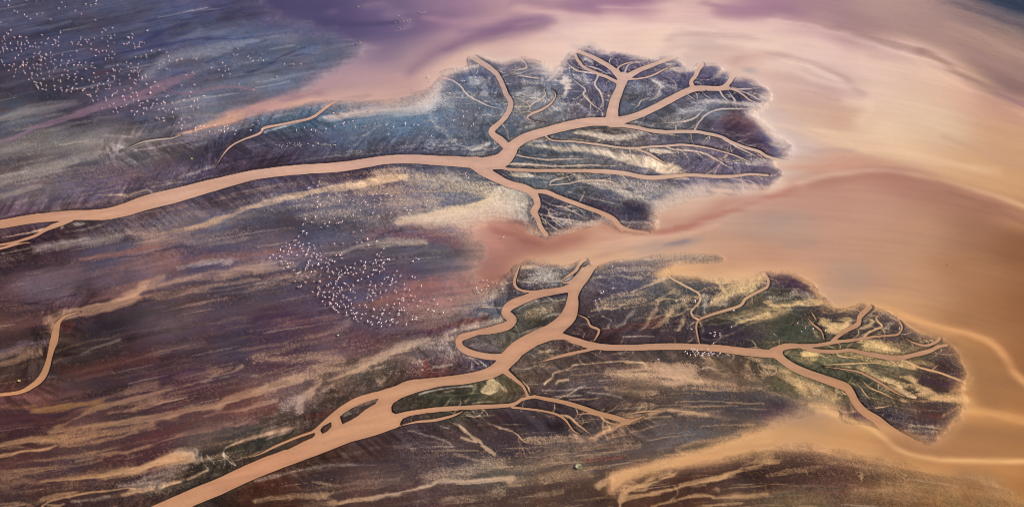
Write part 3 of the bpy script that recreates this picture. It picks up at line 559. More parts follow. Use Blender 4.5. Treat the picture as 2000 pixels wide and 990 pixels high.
2,2 30 .6 1. q | 550,200,30 700,190,40 850,180,60 950,200,80 1050,210,70
2,2 40 .6 1. q | 600,220,30 750,240,50 900,260,60 1100,260,60 1300,280,50
2,2 30 .55 1. q | 850,140,30 900,200,40 1000,240,50
2,2 24 .5 1. q | 1130,120,30 1200,170,40 1250,220,50
2,2 24 .5 1. q | 1380,160,20 1380,230,40 1450,260,40
2,2 24 .6 .8 p | 1400,110,16 1470,160,18 1480,210,14 1460,245,8
2,2 20 .5 .9 q | 650,390,14 750,395,20 820,395,10
2,2 20 .5 .8 q | 550,295,10 650,310,20 750,320,20 850,300,20
2,2 16 .4 .5 g | 600,330,20 700,330,20
2,2 14 .35 .5 g | 1200,120,30 1250,200,30
2,2 24 .4 .9 p | 900,300,10 1150,300,14 1400,290,14 1500,285,14
2,2 16 .6 .4 s | 620,460,16 750,455,10
2,2 24 .5 .6 p | 980,430,10 1100,445,16 1250,475,16 1400,490,10
2,2 12 .9 .3 s | 480,580,20 560,545,34 620,515,36 690,490,30
2,2 8 .9 .25 s | 700,490,20 760,465,18 850,435,22 930,425,18 1050,438,12 1150,452,6
2,2 20 .5 .7 s | 660,500,20 640,560,30 560,590,30
2,2 10 .7 .4 s | 690,550,8 760,540,10 820,520,8 900,505,6
2,2 20 .4 .7 s | 430,640,14 550,620,20 700,580,16
2,2 20 .6 .8 s | 420,700,10 520,685,14 620,665,16 750,635,12
2,2 20 .5 .9 p | 100,600,30 200,610,40 350,600,50 480,600,50
2,2 14 .4 .5 d | 470,655,14 550,635,20 640,620,14
2,2 16 .5 .4 r | 430,730,16 550,710,24 650,700,14
2,2 14 .4 .5 d | 660,525,14 760,500,20 860,470,14
2,2 8 .7 .4 w | 380,755,6 390,750,12 405,745,5
2,2 40 .4 .9 p | 0,780,40 150,750,40 300,700,40
2,2 40 .45 .9 q | 0,850,50 150,830,50 300,800,60 450,790,50
2,2 20 .4 .7 p | 0,960,14 120,940,16 300,900,16
2,2 20 .6 .8 s | 1000,640,10 1080,610,14 1200,590,14 1350,560,14
2,2 8 .6 .7 q | 960,655,6 1000,675,6 1030,680,5
2,2 8 .6 .7 q | 985,650,10 1020,630,8
2,2 12 .5 .8 g | 1000,655,20 1100,635,26 1180,620,14
2,2 14 .8 .5 s | 500,870,30 560,830,30 620,800,40 720,780,40
2,2 12 .9 .35 s | 630,990,20 650,930,20 720,880,18 850,840,16 950,800,14
2,2 12 .8 .4 s | 650,950,16 800,920,22 900,890,20 1000,870,24 1100,840,20 1250,810,16
2,2 12 .8 .4 s | 650,870,10 750,860,14 850,815,12 930,790,10
2,2 8 .8 .3 s | 930,770,10 935,800,8 960,790,6
2,2 8 .8 .3 s | 955,870,10 970,910,10 930,950,10
2,2 16 .8 .4 s | 820,985,14 950,950,16 1100,930,20 1250,935,20 1400,920,14 1500,915,10
2,2 14 .7 .5 s | 1050,870,12 1150,840,16 1200,820,14
2,2 14 .8 .4 s | 1180,840,10 1280,790,16 1400,760,20 1500,735,24
2,2 20 .6 .5 s | 1250,810,16 1400,740,24 1500,700,30
2,2 14 .6 .6 q | 700,840,10 800,880,12 650,900,14
2,2 8 .7 .5 s | 640,895,5 655,885,6
2,2 14 .4 .6 p | 1195,880,16 1215,885,16
2,2 16 .4 .4 n | 880,780,14 1000,765,14 1100,770,14
2,2 14 .5 .4 d | 650,820,10 750,800,14 850,800,10
2,2 40 .25 .4 d | 850,700,10 1200,600,30
3,2 14 .9 .9 q | 200,110,16 240,95,40 280,90,20
3,2 20 .5 .9 q | 100,95,16 180,120,30 280,130,40
3,2 24 .7 1. q | 560,40,40 650,55,50 750,75,40
3,2 20 .6 1. q | 640,150,20 750,160,30 850,180,40
3,2 24 .6 1. q | 400,200,20 520,190,24 600,210,30 700,250,50 780,290,50
3,2 20 .6 1. q | 820,220,30 900,300,50 980,350,50
3,2 20 .8 .7 s | 780,360,14 880,370,20 960,365,30 1060,360,40 1150,355,50
3,2 20 .5 .9 q | 430,95,14 520,100,20 620,110,12
3,2 14 .5 1. q | 880,150,16 960,160,20
3,2 14 .6 .3 g | 300,180,30 420,200,40 530,250,40 600,330,30
3,2 20 .5 .3 n | 520,310,20 570,380,30 650,430,30 760,470,40
3,2 20 .5 .3 v | 900,240,30 1050,280,40 1120,230,40
3,2 14 .5 .5 r | 950,470,20 1050,440,26 1100,410,20
3,2 10 .5 .8 q | 1030,450,14 1070,435,16 1120,400,12
3,2 8 .5 .6 w | 800,540,5 900,545,6 1000,550,6 1080,555,5
3,2 8 .5 .6 w | 820,520,4 920,518,5 1050,510,5
3,2 8 .5 .6 w | 900,580,5 1000,585,5 1060,590,5
3,2 30 .7 1. q | 0,160,20 80,200,60 180,260,80 250,320,80
3,2 24 .6 1. q | 200,220,30 300,290,50 380,350,50
3,2 20 .7 .6 s | 250,395,10 330,410,20 400,430,24 440,460,20
3,2 10 .6 .6 q | 410,270,8 400,320,10 395,350,6
3,2 8 .5 .5 w | 320,260,4 305,300,5 270,325,4
3,2 14 .4 .3 g | 80,170,14 180,215,20 290,260,20 380,300,16
3,2 12 .5 .3 v | 430,440,20 500,460,30 600,490,24 680,530,14
3,2 10 .5 .8 q | 450,440,6 500,435,8
3,2 40 .35 .5 v | -20,460,60 100,440,60 220,440,40
3,2 30 .4 .8 q | 0,330,20 100,350,30 200,390,30
3,2 60 .4 1. q | 300,720,30 500,740,50 700,800,60 900,860,60
3,2 60 .5 1. q | 500,900,60 800,900,80 1000,900,80 1100,900,60
3,2 14 .4 .9 p | 0,820,14 200,770,14 400,740,14
3,2 6 .5 .6 q | 510,870,4 540,850,5 550,800,4
3,2 40 .3 .9 q | 0,920,30 200,880,30 400,880,30
3,2 14 .4 .4 g | 50,930,16 250,890,20 450,880,14
3,2 14 .8 .4 s | 0,745,16 60,735,14
0,2 12 .7 .5 s | -20,160,10 60,140,16 150,105,24 230,80,26
0,2 20 .5 .5 k | 0,90,30 100,60,40 200,30,20 280,10,20
0,2 14 .4 .6 p | 0,110,14 120,70,18 240,50,10
0,2 30 .4 .4 r | 350,200,40 500,190,50 700,150,50 900,120,40
0,2 14 .35 .4 R | 450,250,14 550,220,20 650,200,14
0,2 10 .4 .6 w | 480,100,5 540,65,8 620,40,12 700,10,8
0,2 16 .35 .6 p | 900,70,14 1050,60,20 1200,30,16
0,2 10 .6 .15 d | 300,365,8 500,345,10 650,315,12 800,275,10 950,235,8 1050,210,5
0,2 10 .6 .15 n | 0,438,8 100,428,12 180,432,16 240,460,16 380,440,12 480,405,10 600,378,8
0,2 20 .85 .3 o | 190,415,20 280,420,50 350,410,50 450,395,30 600,375,20
0,2 30 .5 .4 o | 0,410,14 100,410,20 200,400,30
0,2 40 .35 .4 R | 100,350,30 250,350,40 450,330,30
0,2 12 .75 .25 s | 330,520,6 400,490,10 470,465,14 540,425,18 640,392,22 700,380,18 800,350,18 950,310,14 1100,275,14 1300,220,16 1420,180,20
0,2 20 .5 .9 p | 750,320,20 820,290,30 900,280,20
0,2 20 .5 .8 p | 1050,220,16 1150,210,20 1250,200,20 1350,180,14
0,2 20 .4 .6 w | 1180,260,16 1350,220,14 1500,215,14
0,2 14 .6 .3 v | 950,240,16 1100,200,24 1200,190,14
0,2 20 .65 .7 s | 780,420,14 830,400,24 900,370,24 935,362,10
0,2 20 .55 .7 p | 640,450,14 740,430,20 820,430,10
0,2 16 .8 .35 s | 300,560,10 450,540,12 600,510,18 750,480,24 900,470,40 1000,460,40 1100,435,26 1200,415,30 1280,410,40 1330,375,40 1420,340,44 1500,320,44 1650,270,40 1750,250,36
0,2 20 .55 .6 s | 300,600,10 450,600,12 600,570,20 750,530,24 900,510,24
0,2 12 .5 .5 s | 350,630,8 500,630,10 650,590,14 800,550,12
0,2 16 .7 .5 s | 1200,460,10 1300,440,14 1400,425,20 1500,400,24 1620,375,30
0,2 10 .9 .15 s | -20,640,12 60,620,20 150,600,24 250,592,26 330,585,24 390,575,12
0,2 8 .9 .15 s | -20,700,14 60,685,20 150,662,16 250,655,18 330,630,10
0,2 8 .5 .6 s | 0,655,5 100,640,6 200,650,5
0,2 30 .45 .6 p | 250,600,30 400,610,30 550,590,30
0,2 20 .6 .3 R | 950,610,10 1050,585,20 1200,545,30 1350,515,26 1500,490,26
0,2 16 .6 .4 s | 450,720,10 600,690,14 750,665,14 900,630,12 1050,580,12 1250,545,10 1450,495,10
0,2 14 .4 .4 p | 0,740,10 200,720,14 400,700,14 600,670,10
0,2 14 .6 .3 s | -20,815,8 100,808,10 250,795,12 400,770,10
0,2 10 .4 .4 p | 0,780,10 200,770,14 450,750,10 600,720,10
0,2 10 .9 .35 s | 250,845,6 400,830,12 550,820,24 700,790,36 820,770,36 900,740,46 1000,710,60 1080,695,60 1120,700,50
0,2 20 .4 .5 p | 0,865,10 150,850,12 300,860,12 500,830,14
0,2 30 .5 .9 w | 1030,690,20 1100,670,30 1150,690,30 1160,740,20
0,2 30 .4 .9 w | 850,830,30 1000,790,40 1100,760,30
0,2 6 .85 .2 s | 245,985,5 300,955,8 400,935,9 520,910,10 650,895,10 740,882,10 790,885,6
0,2 10 .7 .4 s | 240,945,6 320,925,16 400,912,18 450,905,8
0,2 12 .85 .4 s | 720,925,10 780,910,18 840,895,20 900,880,10
0,2 8 .85 .3 s | 915,900,8 950,880,12 1000,860,10 1060,845,7
0,2 8 .8 .4 s | 1105,830,8 1135,815,10 1180,790,6 1220,775,9
0,2 20 .5 1. w | 700,870,14 820,860,30 940,850,30 920,890,14
0,2 5 .5 .4 w | 1180,680,4 1190,730,5 1225,770,5
0,2 5 .5 .4 w | 1215,690,4 1240,720,5 1270,750,4
0,2 4 .7 .3 w | 1330,640,6 1310,670,6 1320,700,6 1360,735,6 1380,745,5
0,2 4 .5 .3 w | 1325,690,5 1350,710,5 1375,735,5
0,2 4 .5 .3 w | 1310,680,5 1320,730,5 1315,750,4
0,2 6 .75 .3 s | 1330,645,6 1370,622,8 1430,600,9 1500,580,10 1650,545,10 1720,525,6
0,2 5 .9 .2 s | 1415,703,5 1470,690,8 1500,683,6
0,2 14 .5 .3 g | 1340,660,30 1450,650,40 1560,610,30 1750,560,20
0,2 10 .5 .4 g | 850,920,14 1000,880,16 1100,850,10
0,2 5 .4 .5 w | 400,940,6 460,960,8 480,980,6
0,2 10 .4 .5 w | 420,960,8 560,950,14 640,930,10
0,2 6 .6 .4 s | 270,975,6 340,985,10 380,970,5
0,2 8 .5 .4 s | -20,975,6 100,970,7 200,985,5
0,2 14 .4 .3 r | 800,600,20 950,560,30 1100,510,30
0,2 14 .5 .3 d | 780,450,14 850,430,14
0,2 10 .4 .3 d | 200,560,14 350,590,6
0,2 20 .4 .2 n | 0,500,14 150,480,20 400,440,14
0,2 6 .6 .3 r | 1025,420,8 1080,375,6
1,2 30 .6 .9 p | 0,330,30 120,270,40 250,230,50 380,250,40
1,2 40 .5 .9 p | 0,120,30 150,130,40 350,120,60 500,130,60
1,2 30 .6 .8 s | 60,340,20 200,240,30 330,190,30 480,180,20
1,2 30 .8 .7 s | 430,250,14 500,220,30 600,180,40 700,130,50 800,80,40 900,40,30 1000,10,20
1,2 24 .8 .9 q | 380,290,10 480,260,20 560,220,20 650,170,20 760,130,16
1,2 20 .8 .7 q | 230,420,10 270,350,30 330,300,30 390,260,20
1,2 30 .5 .9 w | 170,400,40 240,370,50 260,440,30
1,2 20 .7 .4 s | 270,395,14 262,440,14
1,2 26 .4 .9 p | 700,150,30 800,120,40 900,120,40 960,150,30
1,2 14 .5 .5 d | 540,150,14 590,130,20
1,2 14 .4 .5 d | 90,280,30 170,260,24
1,2 14 .5 .4 d | 190,130,14 250,110,14
1,2 12 .5 .4 r | 60,440,14 110,410,14
1,2 12 .5 .4 d | 960,60,30 1010,120,30 1040,160,20
1,2 10 .6 .3 r | 985,130,24 1000,180,40 990,225,36
1,2 8 .5 .5 w | 940,90,8 960,130,8 975,160,6
1,2 6 .5 .3 w | 1040,170,5 1100,165,6 1140,155,4
1,2 30 .4 .9 w | 1000,50,50 1100,60,60 1150,110,50
1,2 14 .5 .4 n | 1200,30,20 1240,60,20 1260,80,10
1,2 6 .8 .4 s | 1225,120,8 1260,118,10 1300,150,5
1,2 5 .5 .4 w | 1280,120,4 1330,150,5 1350,170,4
1,2 6 .8 .2 s | 1060,272,6 1130,268,8 1200,268,5
1,2 5 .7 .3 w | 960,335,5 1000,318,6 1080,302,6 1180,290,5 1270,282,4
1,2 8 .6 .5 q | 1080,335,5 1120,320,8 1160,310,5
1,2 8 .5 .5 q | 1290,270,8 1270,320,10 1230,370,6
1,2 14 .9 .6 q | 1380,230,20 1385,260,50 1380,300,60 1340,310,30
1,2 8 .6 .5 q | 1415,240,10 1430,280,10 1470,310,8
1,2 12 .5 .3 g | 1000,350,30 1150,340,40 1280,350,30
1,2 12 .5 .3 g | 860,380,20 900,350,20
1,2 10 .5 .4 w | 545,440,12 520,460,10 580,440,8
1,2 8 .6 .3 s | 590,395,6 640,378,8 700,358,6
1,2 8 .5 .3 d | 560,440,10 590,450,6
1,2 20 .3 .3 g | 520,230,20 600,230,40 700,230,40
1,2 14 .5 .6 q | 720,250,10 735,270,12 760,235,5
1,2 10 .7 .3 s | -20,578,8 60,565,12 140,540,10 200,520,6
1,2 8 .7 .3 s | 60,600,5 120,575,8 200,550,8
1,2 10 .6 .4 w | 400,310,5 450,280,8
1,2 10 .5 .3 r | 300,460,30 400,450,40 450,430,30
1,2 8 .8 .2 s | 0,680,8 80,650,10 130,640,12 180,610,8
1,2 8 .35 .4 g | 400,660,10 480,640,14
1,2 30 .3 .3 r | 50,860,40 150,850,50 230,870,40
1,2 5 .8 .3 q | 230,865,4 250,875,6 268,890,5
1,2 20 .6 .7 q | 0,950,14 150,930,14 300,930,24 420,940,30 460,950,14
1,2 12 .8 .6 q | 490,970,10 600,945,14 720,930,14 850,905,16 1000,870,20 1100,840,20 1250,840,30 1400,830,40 1500,820,40
1,2 30 .45 .9 p | 1000,830,40 1150,800,60 1300,760,60 1450,740,50
1,2 10 .5 .5 p | 330,840,5 400,855,7 500,870,5
1,2 10 .4 .5 w | 0,830,8 150,800,12 300,770,14 500,745,12 700,745,8
1,2 6 .4 .4 w | 880,540,4 1000,570,6 1100,600,6 1150,630,4
1,2 7 .7 .4 q | 1140,490,6 1200,520,12 1240,560,12 1300,600,14 1340,640,12 1400,680,8
1,2 7 .7 .4 q | 1200,580,5 1240,595,8 1290,610,6
1,2 6 .5 .4 w | 1080,520,6 1130,530,6
1,2 7 .7 .3 q | 1320,490,4 1400,515,8 1500,550,8
1,2 8 .5 .4 p | 1170,680,6 1300,720,8 1450,760,6
1,2 14 .4 .4 r | 1430,480,20 1480,470,20
1,2 30 .4 .9 q | 1100,960,40 1300,930,50 1450,900,40
1,2 8 .4 .6 q | 1330,870,5 1420,840,6
1,2 14 .3 .3 n | 600,740,14 800,730,14 900,760,8
"""
# bars, seams and streaks inside the turbid lake: soft strength r g b | x,y,w (image pixels)
SEAM = """
20 .5 110,84,118 | 800,140,6 850,105,12 920,80,14 1000,58,16 1060,45,10
14 .5 120,90,128 | 900,62,4 960,55,10 1010,42,16 1080,38,6
10 .5 150,118,145 | 712,12,6 740,8,14 765,12,6
8 .35 150,120,148 | 640,25,4 655,22,6
10 .4 150,122,150 | 755,30,14 780,28,16
5 .4 190,155,165 | 780,42,2 795,40,4 800,38,2
5 .4 190,155,165 | 778,58,2 795,52,4 803,47,2
6 .5 175,145,155 | 702,84,2 720,90,5 735,95,2
16 .4 140,105,135 | 1100,10,10 1150,12,14 1170,18,6
16 .5 140,102,130 | 1400,22,8 1470,24,14 1530,26,16 1590,42,12 1640,52,8
14 .4 232,195,174 | 1520,34,8 1580,46,8 1660,66,8 1760,90,8
14 .3 192,160,154 | 1305,80,8 1320,70,10 1360,66,10 1420,70,8 1470,76,4
14 .35 194,162,154 | 1290,110,10 1310,92,12 1360,92,8 1440,100,10
12 .4 190,150,140 | 1420,140,8 1450,115,14 1500,106,12 1540,112,6
10 .3 192,158,150 | 1495,108,3 1530,110,6 1580,122,7 1640,148,7 1690,185,5
10 .5 235,200,180 | 1500,128,5 1550,135,6 1580,150,8 1620,165,5 1650,170,3
8 .4 232,196,172 | 1500,82,4 1560,80,5 1640,95,4
8 .35 200,164,158 | 1510,60,4 1570,62,6 1640,74,4
12 .4 192,155,152 | 1600,172,4 1630,182,14 1680,188,8
12 .35 235,200,170 | 1650,196,6 1700,205,8 1680,240,14
10 .4 232,196,160 | 1570,245,3 1620,260,5 1680,290,6 1760,300,8 1850,318,8 1950,335,10
8 .4 190,150,126 | 1840,265,3 1900,290,6 1970,315,6 2020,325,6
14 .4 222,182,152 | 1770,82,8 1840,112,10 1900,150,10 1960,182,10 2010,205,8
10 .35 190,152,146 | 1700,110,8 1780,118,10 1850,140,8
10 .5 172,132,138 | 1820,88,4 1880,98,6 1930,120,10 2000,150,14
12 .4 184,145,140 | 1850,60,10 1930,95,14 2010,120,16
7 .5 236,208,178 | 1500,376,3 1560,356,4 1620,342,4 1690,333,4 1750,335,4 1800,343,3
8 .6 236,196,150 | 1780,340,3 1850,354,4 1920,376,5 1990,398,6 2050,420,8
16 .45 165,112,98 | 1580,362,5 1650,348,9 1720,342,10 1790,346,9 1860,364,10 1930,390,12 2010,430,16
8 .4 176,150,150 | 1585,296,3 1620,294,4 1670,293,3
8 .45 215,165,130 | 1510,318,2 1560,326,4 1620,326,4 1670,318,5 1740,322,6
8 .4 196,138,116 | 1500,330,2 1580,326,3 1650,322,4
20 .45 172,112,98 | 1240,452,6 1320,446,8 1380,420,16 1420,396,16 1480,382,10 1550,370,10
14 .5 180,118,102 | 1180,445,4 1230,454,6 1300,456,6 1360,444,8
10 .5 214,174,150 | 1170,455,4 1230,462,8 1290,464,8 1360,452,8
8 .5 212,170,146 | 1050,455,3 1065,462,8 1080,466,6
20 .4 140,84,80 | 990,400,10 1020,450,20 1060,476,26 1130,464,14
10 .4 140,132,132 | 1250,492,3 1290,485,5 1340,474,6 1370,468,4
6 .55 112,106,120 | 1300,478,3 1325,474,5 1345,470,3
8 .4 150,130,122 | 1180,498,3 1240,484,4 1290,474,4
8 .45 215,165,125 | 1160,520,4 1190,500,5 1240,490,4
8 .4 180,140,120 | 1190,492,3 1150,505,4 1170,496,4
20 .12 178,152,136 | 1500,428,10 1560,428,14 1580,440,14
8 .2 165,138,126 | 1530,425,2 1570,424,5 1590,430,3
10 .3 150,130,124 | 1535,478,4 1590,474,5
12 .4 215,168,134 | 1500,535,3 1540,528,4
9 .75 238,182,130 | 1480,548,2 1512,534,4 1545,538,5 1580,556,5 1600,575,5
9 .8 230,168,110 | 1560,606,2 1620,608,4 1660,604,5 1690,598,5 1730,602,5 1780,622,6 1840,640,6 1890,650,6 1940,672,8 1965,700,10 1985,730,10 2030,770,12
10 .5 236,178,118 | 1600,604,4 1650,609,4
14 .4 150,108,74 | 1860,670,14 1880,690,16
24 .45 150,106,72 | 1900,700,20 1920,760,26 1940,800,20
9 .8 224,164,104 | 1880,800,4 1920,804,10 1960,812,8 2020,826,8
24 .6 150,106,72 | 1860,845,16 1920,840,20 2020,860,24
8 .85 240,186,126 | 1600,800,2 1640,812,4 1680,828,4 1710,842,4 1730,858,4 1752,875,4 1790,890,5 1850,897,5 1950,899,6 2050,900,6
14 .45 160,112,76 | 1750,852,14 1790,872,16 1850,882,10 1920,885,10
20 .4 215,160,108 | 1560,850,10 1640,870,20 1700,880,16
6 .4 236,180,128 | 1640,805,3 1600,790,4 1570,785,2
12 .4 222,168,116 | 1780,795,3 1840,782,6 1900,785,8
20 .4 145,112,84 | 1880,925,20 1930,935,24 1960,955,14
8 .3 158,112,84 | 1380,885,3 1450,872,4 1520,868,3
6 .6 150,112,130 | 500,172,3 560,184,4 590,190,3
6 .5 220,172,150 | 500,212,4 560,200,5 620,192,4
6 .4 140,112,130 | 600,205,2 660,196,4 720,186,3
12 .4 225,184,166 | 830,180,10 860,150,14 890,118,14 930,96,10
8 .5 232,200,180 | 890,135,4 915,130,5 925,132,4
8 .4 236,208,192 | 960,118,3 980,122,6 1000,118,4
8 .5 236,206,186 | 1060,130,4 1085,134,8 1100,124,5
8 .4 150,138,150 | 1150,84,3 1160,90,5 1120,92,4
8 .5 240,212,190 | 1215,112,3 1235,115,4
10 .6 238,210,192 | 1330,132,5 1350,142,5 1365,136,4
10 .6 236,206,186 | 1408,136,4 1420,130,4
8 .4 130,140,155 | 1455,136,6 1470,138,8
10 .6 232,208,198 | 1460,220,6 1480,232,10 1500,250,14 1530,275,14 1552,292,8
10 .5 235,205,180 | 1500,365,4 1530,358,5 1500,372,5
"""
WISP = """
4 .55 168,128,144 | 1370,2,4 1420,14,6 1460,26,5 1490,26,6 1540,34,6 1590,46,6 1640,58,5
5 .5 152,112,136 | 1640,50,8 1700,72,8 1760,92,7 1800,105,5
5 .6 150,108,126 | 1800,100,8 1850,128,8 1900,156,8 1950,180,8 2020,212,9
3 .28 234,200,180 | 1500,40,4 1560,44,4 1610,58,4 1660,74,4 1720,92,4 1790,112,4
3 .28 232,190,160 | 1790,120,4 1840,148,4 1900,178,4 1960,202,4 2020,232,4
6 .5 160,122,140 | 1000,4,8 1060,8,10 1110,16,8 1150,22,5 1170,22,3
5 .5 218,178,172 | 1010,14,5 1060,22,6 1110,30,6 1160,34,4
5 .5 165,124,146 | 1160,2,8 1210,4,10 1260,3,8
4 .45 222,184,174 | 1170,14,4 1220,16,6 1270,14,4 1310,10,5
4 .4 176,136,152 | 1010,50,4 1050,42,6 1080,38,4
3 .4 235,202,184 | 1100,64,3 1200,56,4 1300,52,4 1400,62,4
4 .4 194,160,154 | 1300,76,2 1315,68,5 1350,66,5 1400,68,5 1460,73,4 1500,82,3
3 .35 236,202,182 | 1400,82,4 1460,86,4 1520,94,4
3 .5 192,158,150 | 1500,106,2 1530,109,4 1570,118,4 1610,132,4 1650,154,3 1685,182,3
3 .45 236,205,184 | 1530,118,3 1570,128,3 1610,146,4 1640,160,3
3 .35 190,148,140 | 1570,176,3 1600,186,4 1640,198,4
3 .35 228,190,160 | 1510,240,3 1560,252,3 1620,276,4 1700,296,4
4 .35 190,154,150 | 1450,108,3 1420,124,4 1405,140,3
3 .4 230,198,182 | 1330,120,3 1322,105,4 1340,96,3
4 .4 192,150,150 | 1850,45,5 1910,68,6 1970,96,6 2020,116,6
3 .4 118,92,116 | 1850,6,3 1900,18,4 1960,40,4 2010,60,4
3 .4 170,134,140 | 1820,2,3 1880,22,3 1940,44,3 2000,72,3
6 .85 36,40,80 | 1890,-16,10 1940,-4,14 1980,6,16 2040,24,22
4 .5 92,74,104 | 1840,2,5 1900,18,6 1960,38,8 2020,60,8
4 .5 78,68,106 | 600,40,8 700,50,8 780,44,8
4 .5 180,140,155 | 830,34,6 880,44,8 940,40,6 1000,34,5
4 .45 128,98,128 | 870,100,6 900,82,8 950,64,8 1000,56,6
4 .4 214,176,164 | 870,150,6 890,122,8 930,98,8 990,84,8
3 .4 150,118,132 | 540,196,3 580,190,4 630,180,3
3 .4 226,180,156 | 520,212,4 580,204,5 640,196,4 700,196,3
3 .45 178,110,98 | 1200,450,2 1270,452,4 1340,442,5 1400,420,6 1460,398,6 1540,376,5
3 .4 226,184,158 | 1180,474,3 1250,466,4 1330,458,4 1400,440,4
3 .4 222,176,138 | 1300,538,4 1380,536,6 1450,538,5
3 .35 148,106,84 | 1850,372,4 1900,388,6 1950,408,6 2010,440,6
3 .4 226,172,120 | 1760,612,3 1830,634,3 1890,648,3 1940,664,3
3 .35 140,98,66 | 1750,622,3 1820,650,4 1870,668,5
3 .4 150,92,86 | 960,446,4 1010,462,6 1060,478,5
3 .4 206,146,126 | 880,436,4 930,456,6 980,482,5
3 .35 148,92,84 | 900,560,4 960,548,5 1000,530,4
3 .4 220,162,132 | 860,590,3 930,575,4 985,552,4
"""
MILK = """
2,0 30 .8 | 190,415,20 240,440,40 285,430,30
2,0 20 .8 | 300,460,20 320,490,44 320,520,30
2,0 14 .7 | 425,345,10 470,370,14
2,0 14 .8 | 515,332,12 545,318,20 590,325,10
2,0 14 .7 | 640,322,8 700,340,10 780,352,14 840,350,16
2,0 16 .95 | 930,395,20 970,415,36 1020,420,36 1060,405,20 1085,415,8
2,0 10 .95 | 1185,455,8 1215,435,20 1235,410,22
2,0 10 .6 | 1225,480,6 1250,455,8
2,0 14 .8 | 1385,490,8 1440,500,20 1500,505,26
2,0 14 .9 | 1465,575,14 1500,565,30 1530,580,30
2,0 20 .7 | 1100,600,10 1200,603,16 1350,607,16 1450,612,22 1530,620,34
2,0 30 .8 | 1370,675,16 1430,665,40 1480,700,60 1520,780,60 1570,850,50
2,0 20 .5 | 1400,960,14 1480,960,20 1560,950,20
2,0 20 .7 | 360,275,12 420,283,14 470,300,10
2,0 20 .6 | 340,330,20 300,345,24 240,360,20
2,0 14 .5 | 850,425,10 900,430,14 960,410,14
2,1 40 .65 | 1150,90,20 1050,120,50 950,160,60 880,200,50 840,240,30
2,1 20 .5 | 820,280,10 870,320,24 930,340,14
2,1 14 .6 | 220,395,10 350,350,14 480,315,16 560,290,14
2,1 14 .5 | 100,370,14 160,395,16
1,0 20 .7 | 1080,440,14 1150,425,14 1240,405,20 1290,390,14
1,0 14 .7 | 1340,345,14 1400,352,18 1490,345,14 1540,355,14
1,0 60 .5 | 760,640,20 900,620,40 1030,580,60 1060,500,40
1,0 20 .5 | 440,690,14 560,665,20 700,655,20
1,1 40 .55 | 850,320,20 1000,300,40 1150,280,60 1300,260,60 1450,220,100
2,1 16 .6 | 60,575,10 150,560,14 250,555,14 340,560,14
2,1 20 .7 | 860,620,20 950,600,24 1100,595,24 1250,600,30 1400,620,30
3,1 12 .8 | 20,600,8 100,605,12 190,645,16 260,690,20 300,740,30
3,1 20 .7 | 280,790,20 380,810,24 470,800,16 520,780,10
3,1 10 .7 | 640,830,8 720,850,10 790,890,10 830,930,10
3,2 14 .6 | 1190,240,20 1150,290,30 1080,320,20
3,2 20 .8 | 980,365,14 1080,362,24 1180,365,40
3,2 14 .5 | 1100,470,10 1150,440,20 1200,420,30
3,2 20 .6 | 250,400,14 350,430,20 430,475,14 560,520,10 650,560,10
2,2 20 .7 | 600,830,20 720,790,40 900,740,50 1100,690,60 1300,640,60 1480,580,60
"""
# where the smudges of small pale tufts are dense: x,y: 0..1
SPECK = """50,100:.25 300,50:.2 450,120:.35 200,250:.3 100,330:.3 600,130:.35 600,290:.35 750,250:.5 900,200:.8 1000,160:.6 1100,200:.8 1200,200:.5 1300,170:.5 1400,230:.5 1500,280:.2 1100,290:.6 1300,310:.6 1200,380:.7
100,500:.1 300,450:.5 200,570:.2 100,620:.2 450,600:.4 600,450:.5 700,400:.8 850,370:1 950,380:1 850,500:.4 700,560:.5 600,620:.4 800,620:.7 1000,600:.6 100,700:.2 300,720:.2 450,700:.3 400,800:.3 300,950:.4 500,800:.5 600,720:.7 700,690:.7 800,730:.5 950,770:.4
600,900:.2 800,920:.4 950,950:.7 1100,920:.8 1050,800:.2 1200,720:.8 1350,730:1 1500,740:.9 1300,850:.7 1200,950:.5 1400,930:.6 1600,930:.7 1800,950:.9 1100,560:.8 1200,600:.6 1350,600:.9 1500,620:1 1600,700:1 1700,700:1 1750,760:.9 1700,820:.8 1800,800:.7"""

# ----------------------------------------------------------------- parsing the traced lines
def smooth_line(p):
    """Catmull-Rom through the points, columns x, y, w"""
    p = np.asarray(p, dtype=np.float64)
    if len(p) < 3:
        n = 6; t = np.linspace(0, 1, n)[:, None]
        return p[0]*(1-t) + p[1]*t
    q = np.vstack([2*p[0]-p[1], p, 2*p[-1]-p[-2]])
    out = []
    for i in range(1, len(q)-2):
        L = np.hypot(*(q[i+1][:2]-q[i][:2]))
        n = int(min(14, max(3, L/9)))
        t = np.linspace(0, 1, n, endpoint=False)[:, None]
        a, b, c, d = q[i-1], q[i], q[i+1], q[i+2]
        out.append(0.5*((2*b)+(-a+c)*t+(2*a-5*b+4*c-d)*t**2+(-a+3*b-3*c+d)*t**3))
    out.append(p[-1:])
    o = np.vstack(out); o[:, 2] = np.maximum(o[:, 2], 0.3)
    return o
def pts_sheet(s, sheet, hasw=True):  # enlarged tile coordinates to image pixels
    cx, ry = sheet
    out = []
    for tok in s.split():
        v = [float(k) for k in tok.split(',')]
        out.append((500*cx + v[0]/3, 330*ry + v[1]/3) + ((v[2]/3,) if hasw else ()))
    return out
def sheet(t): a, b = t.split(','); return int(a), int(b)  # column and row of an image tile

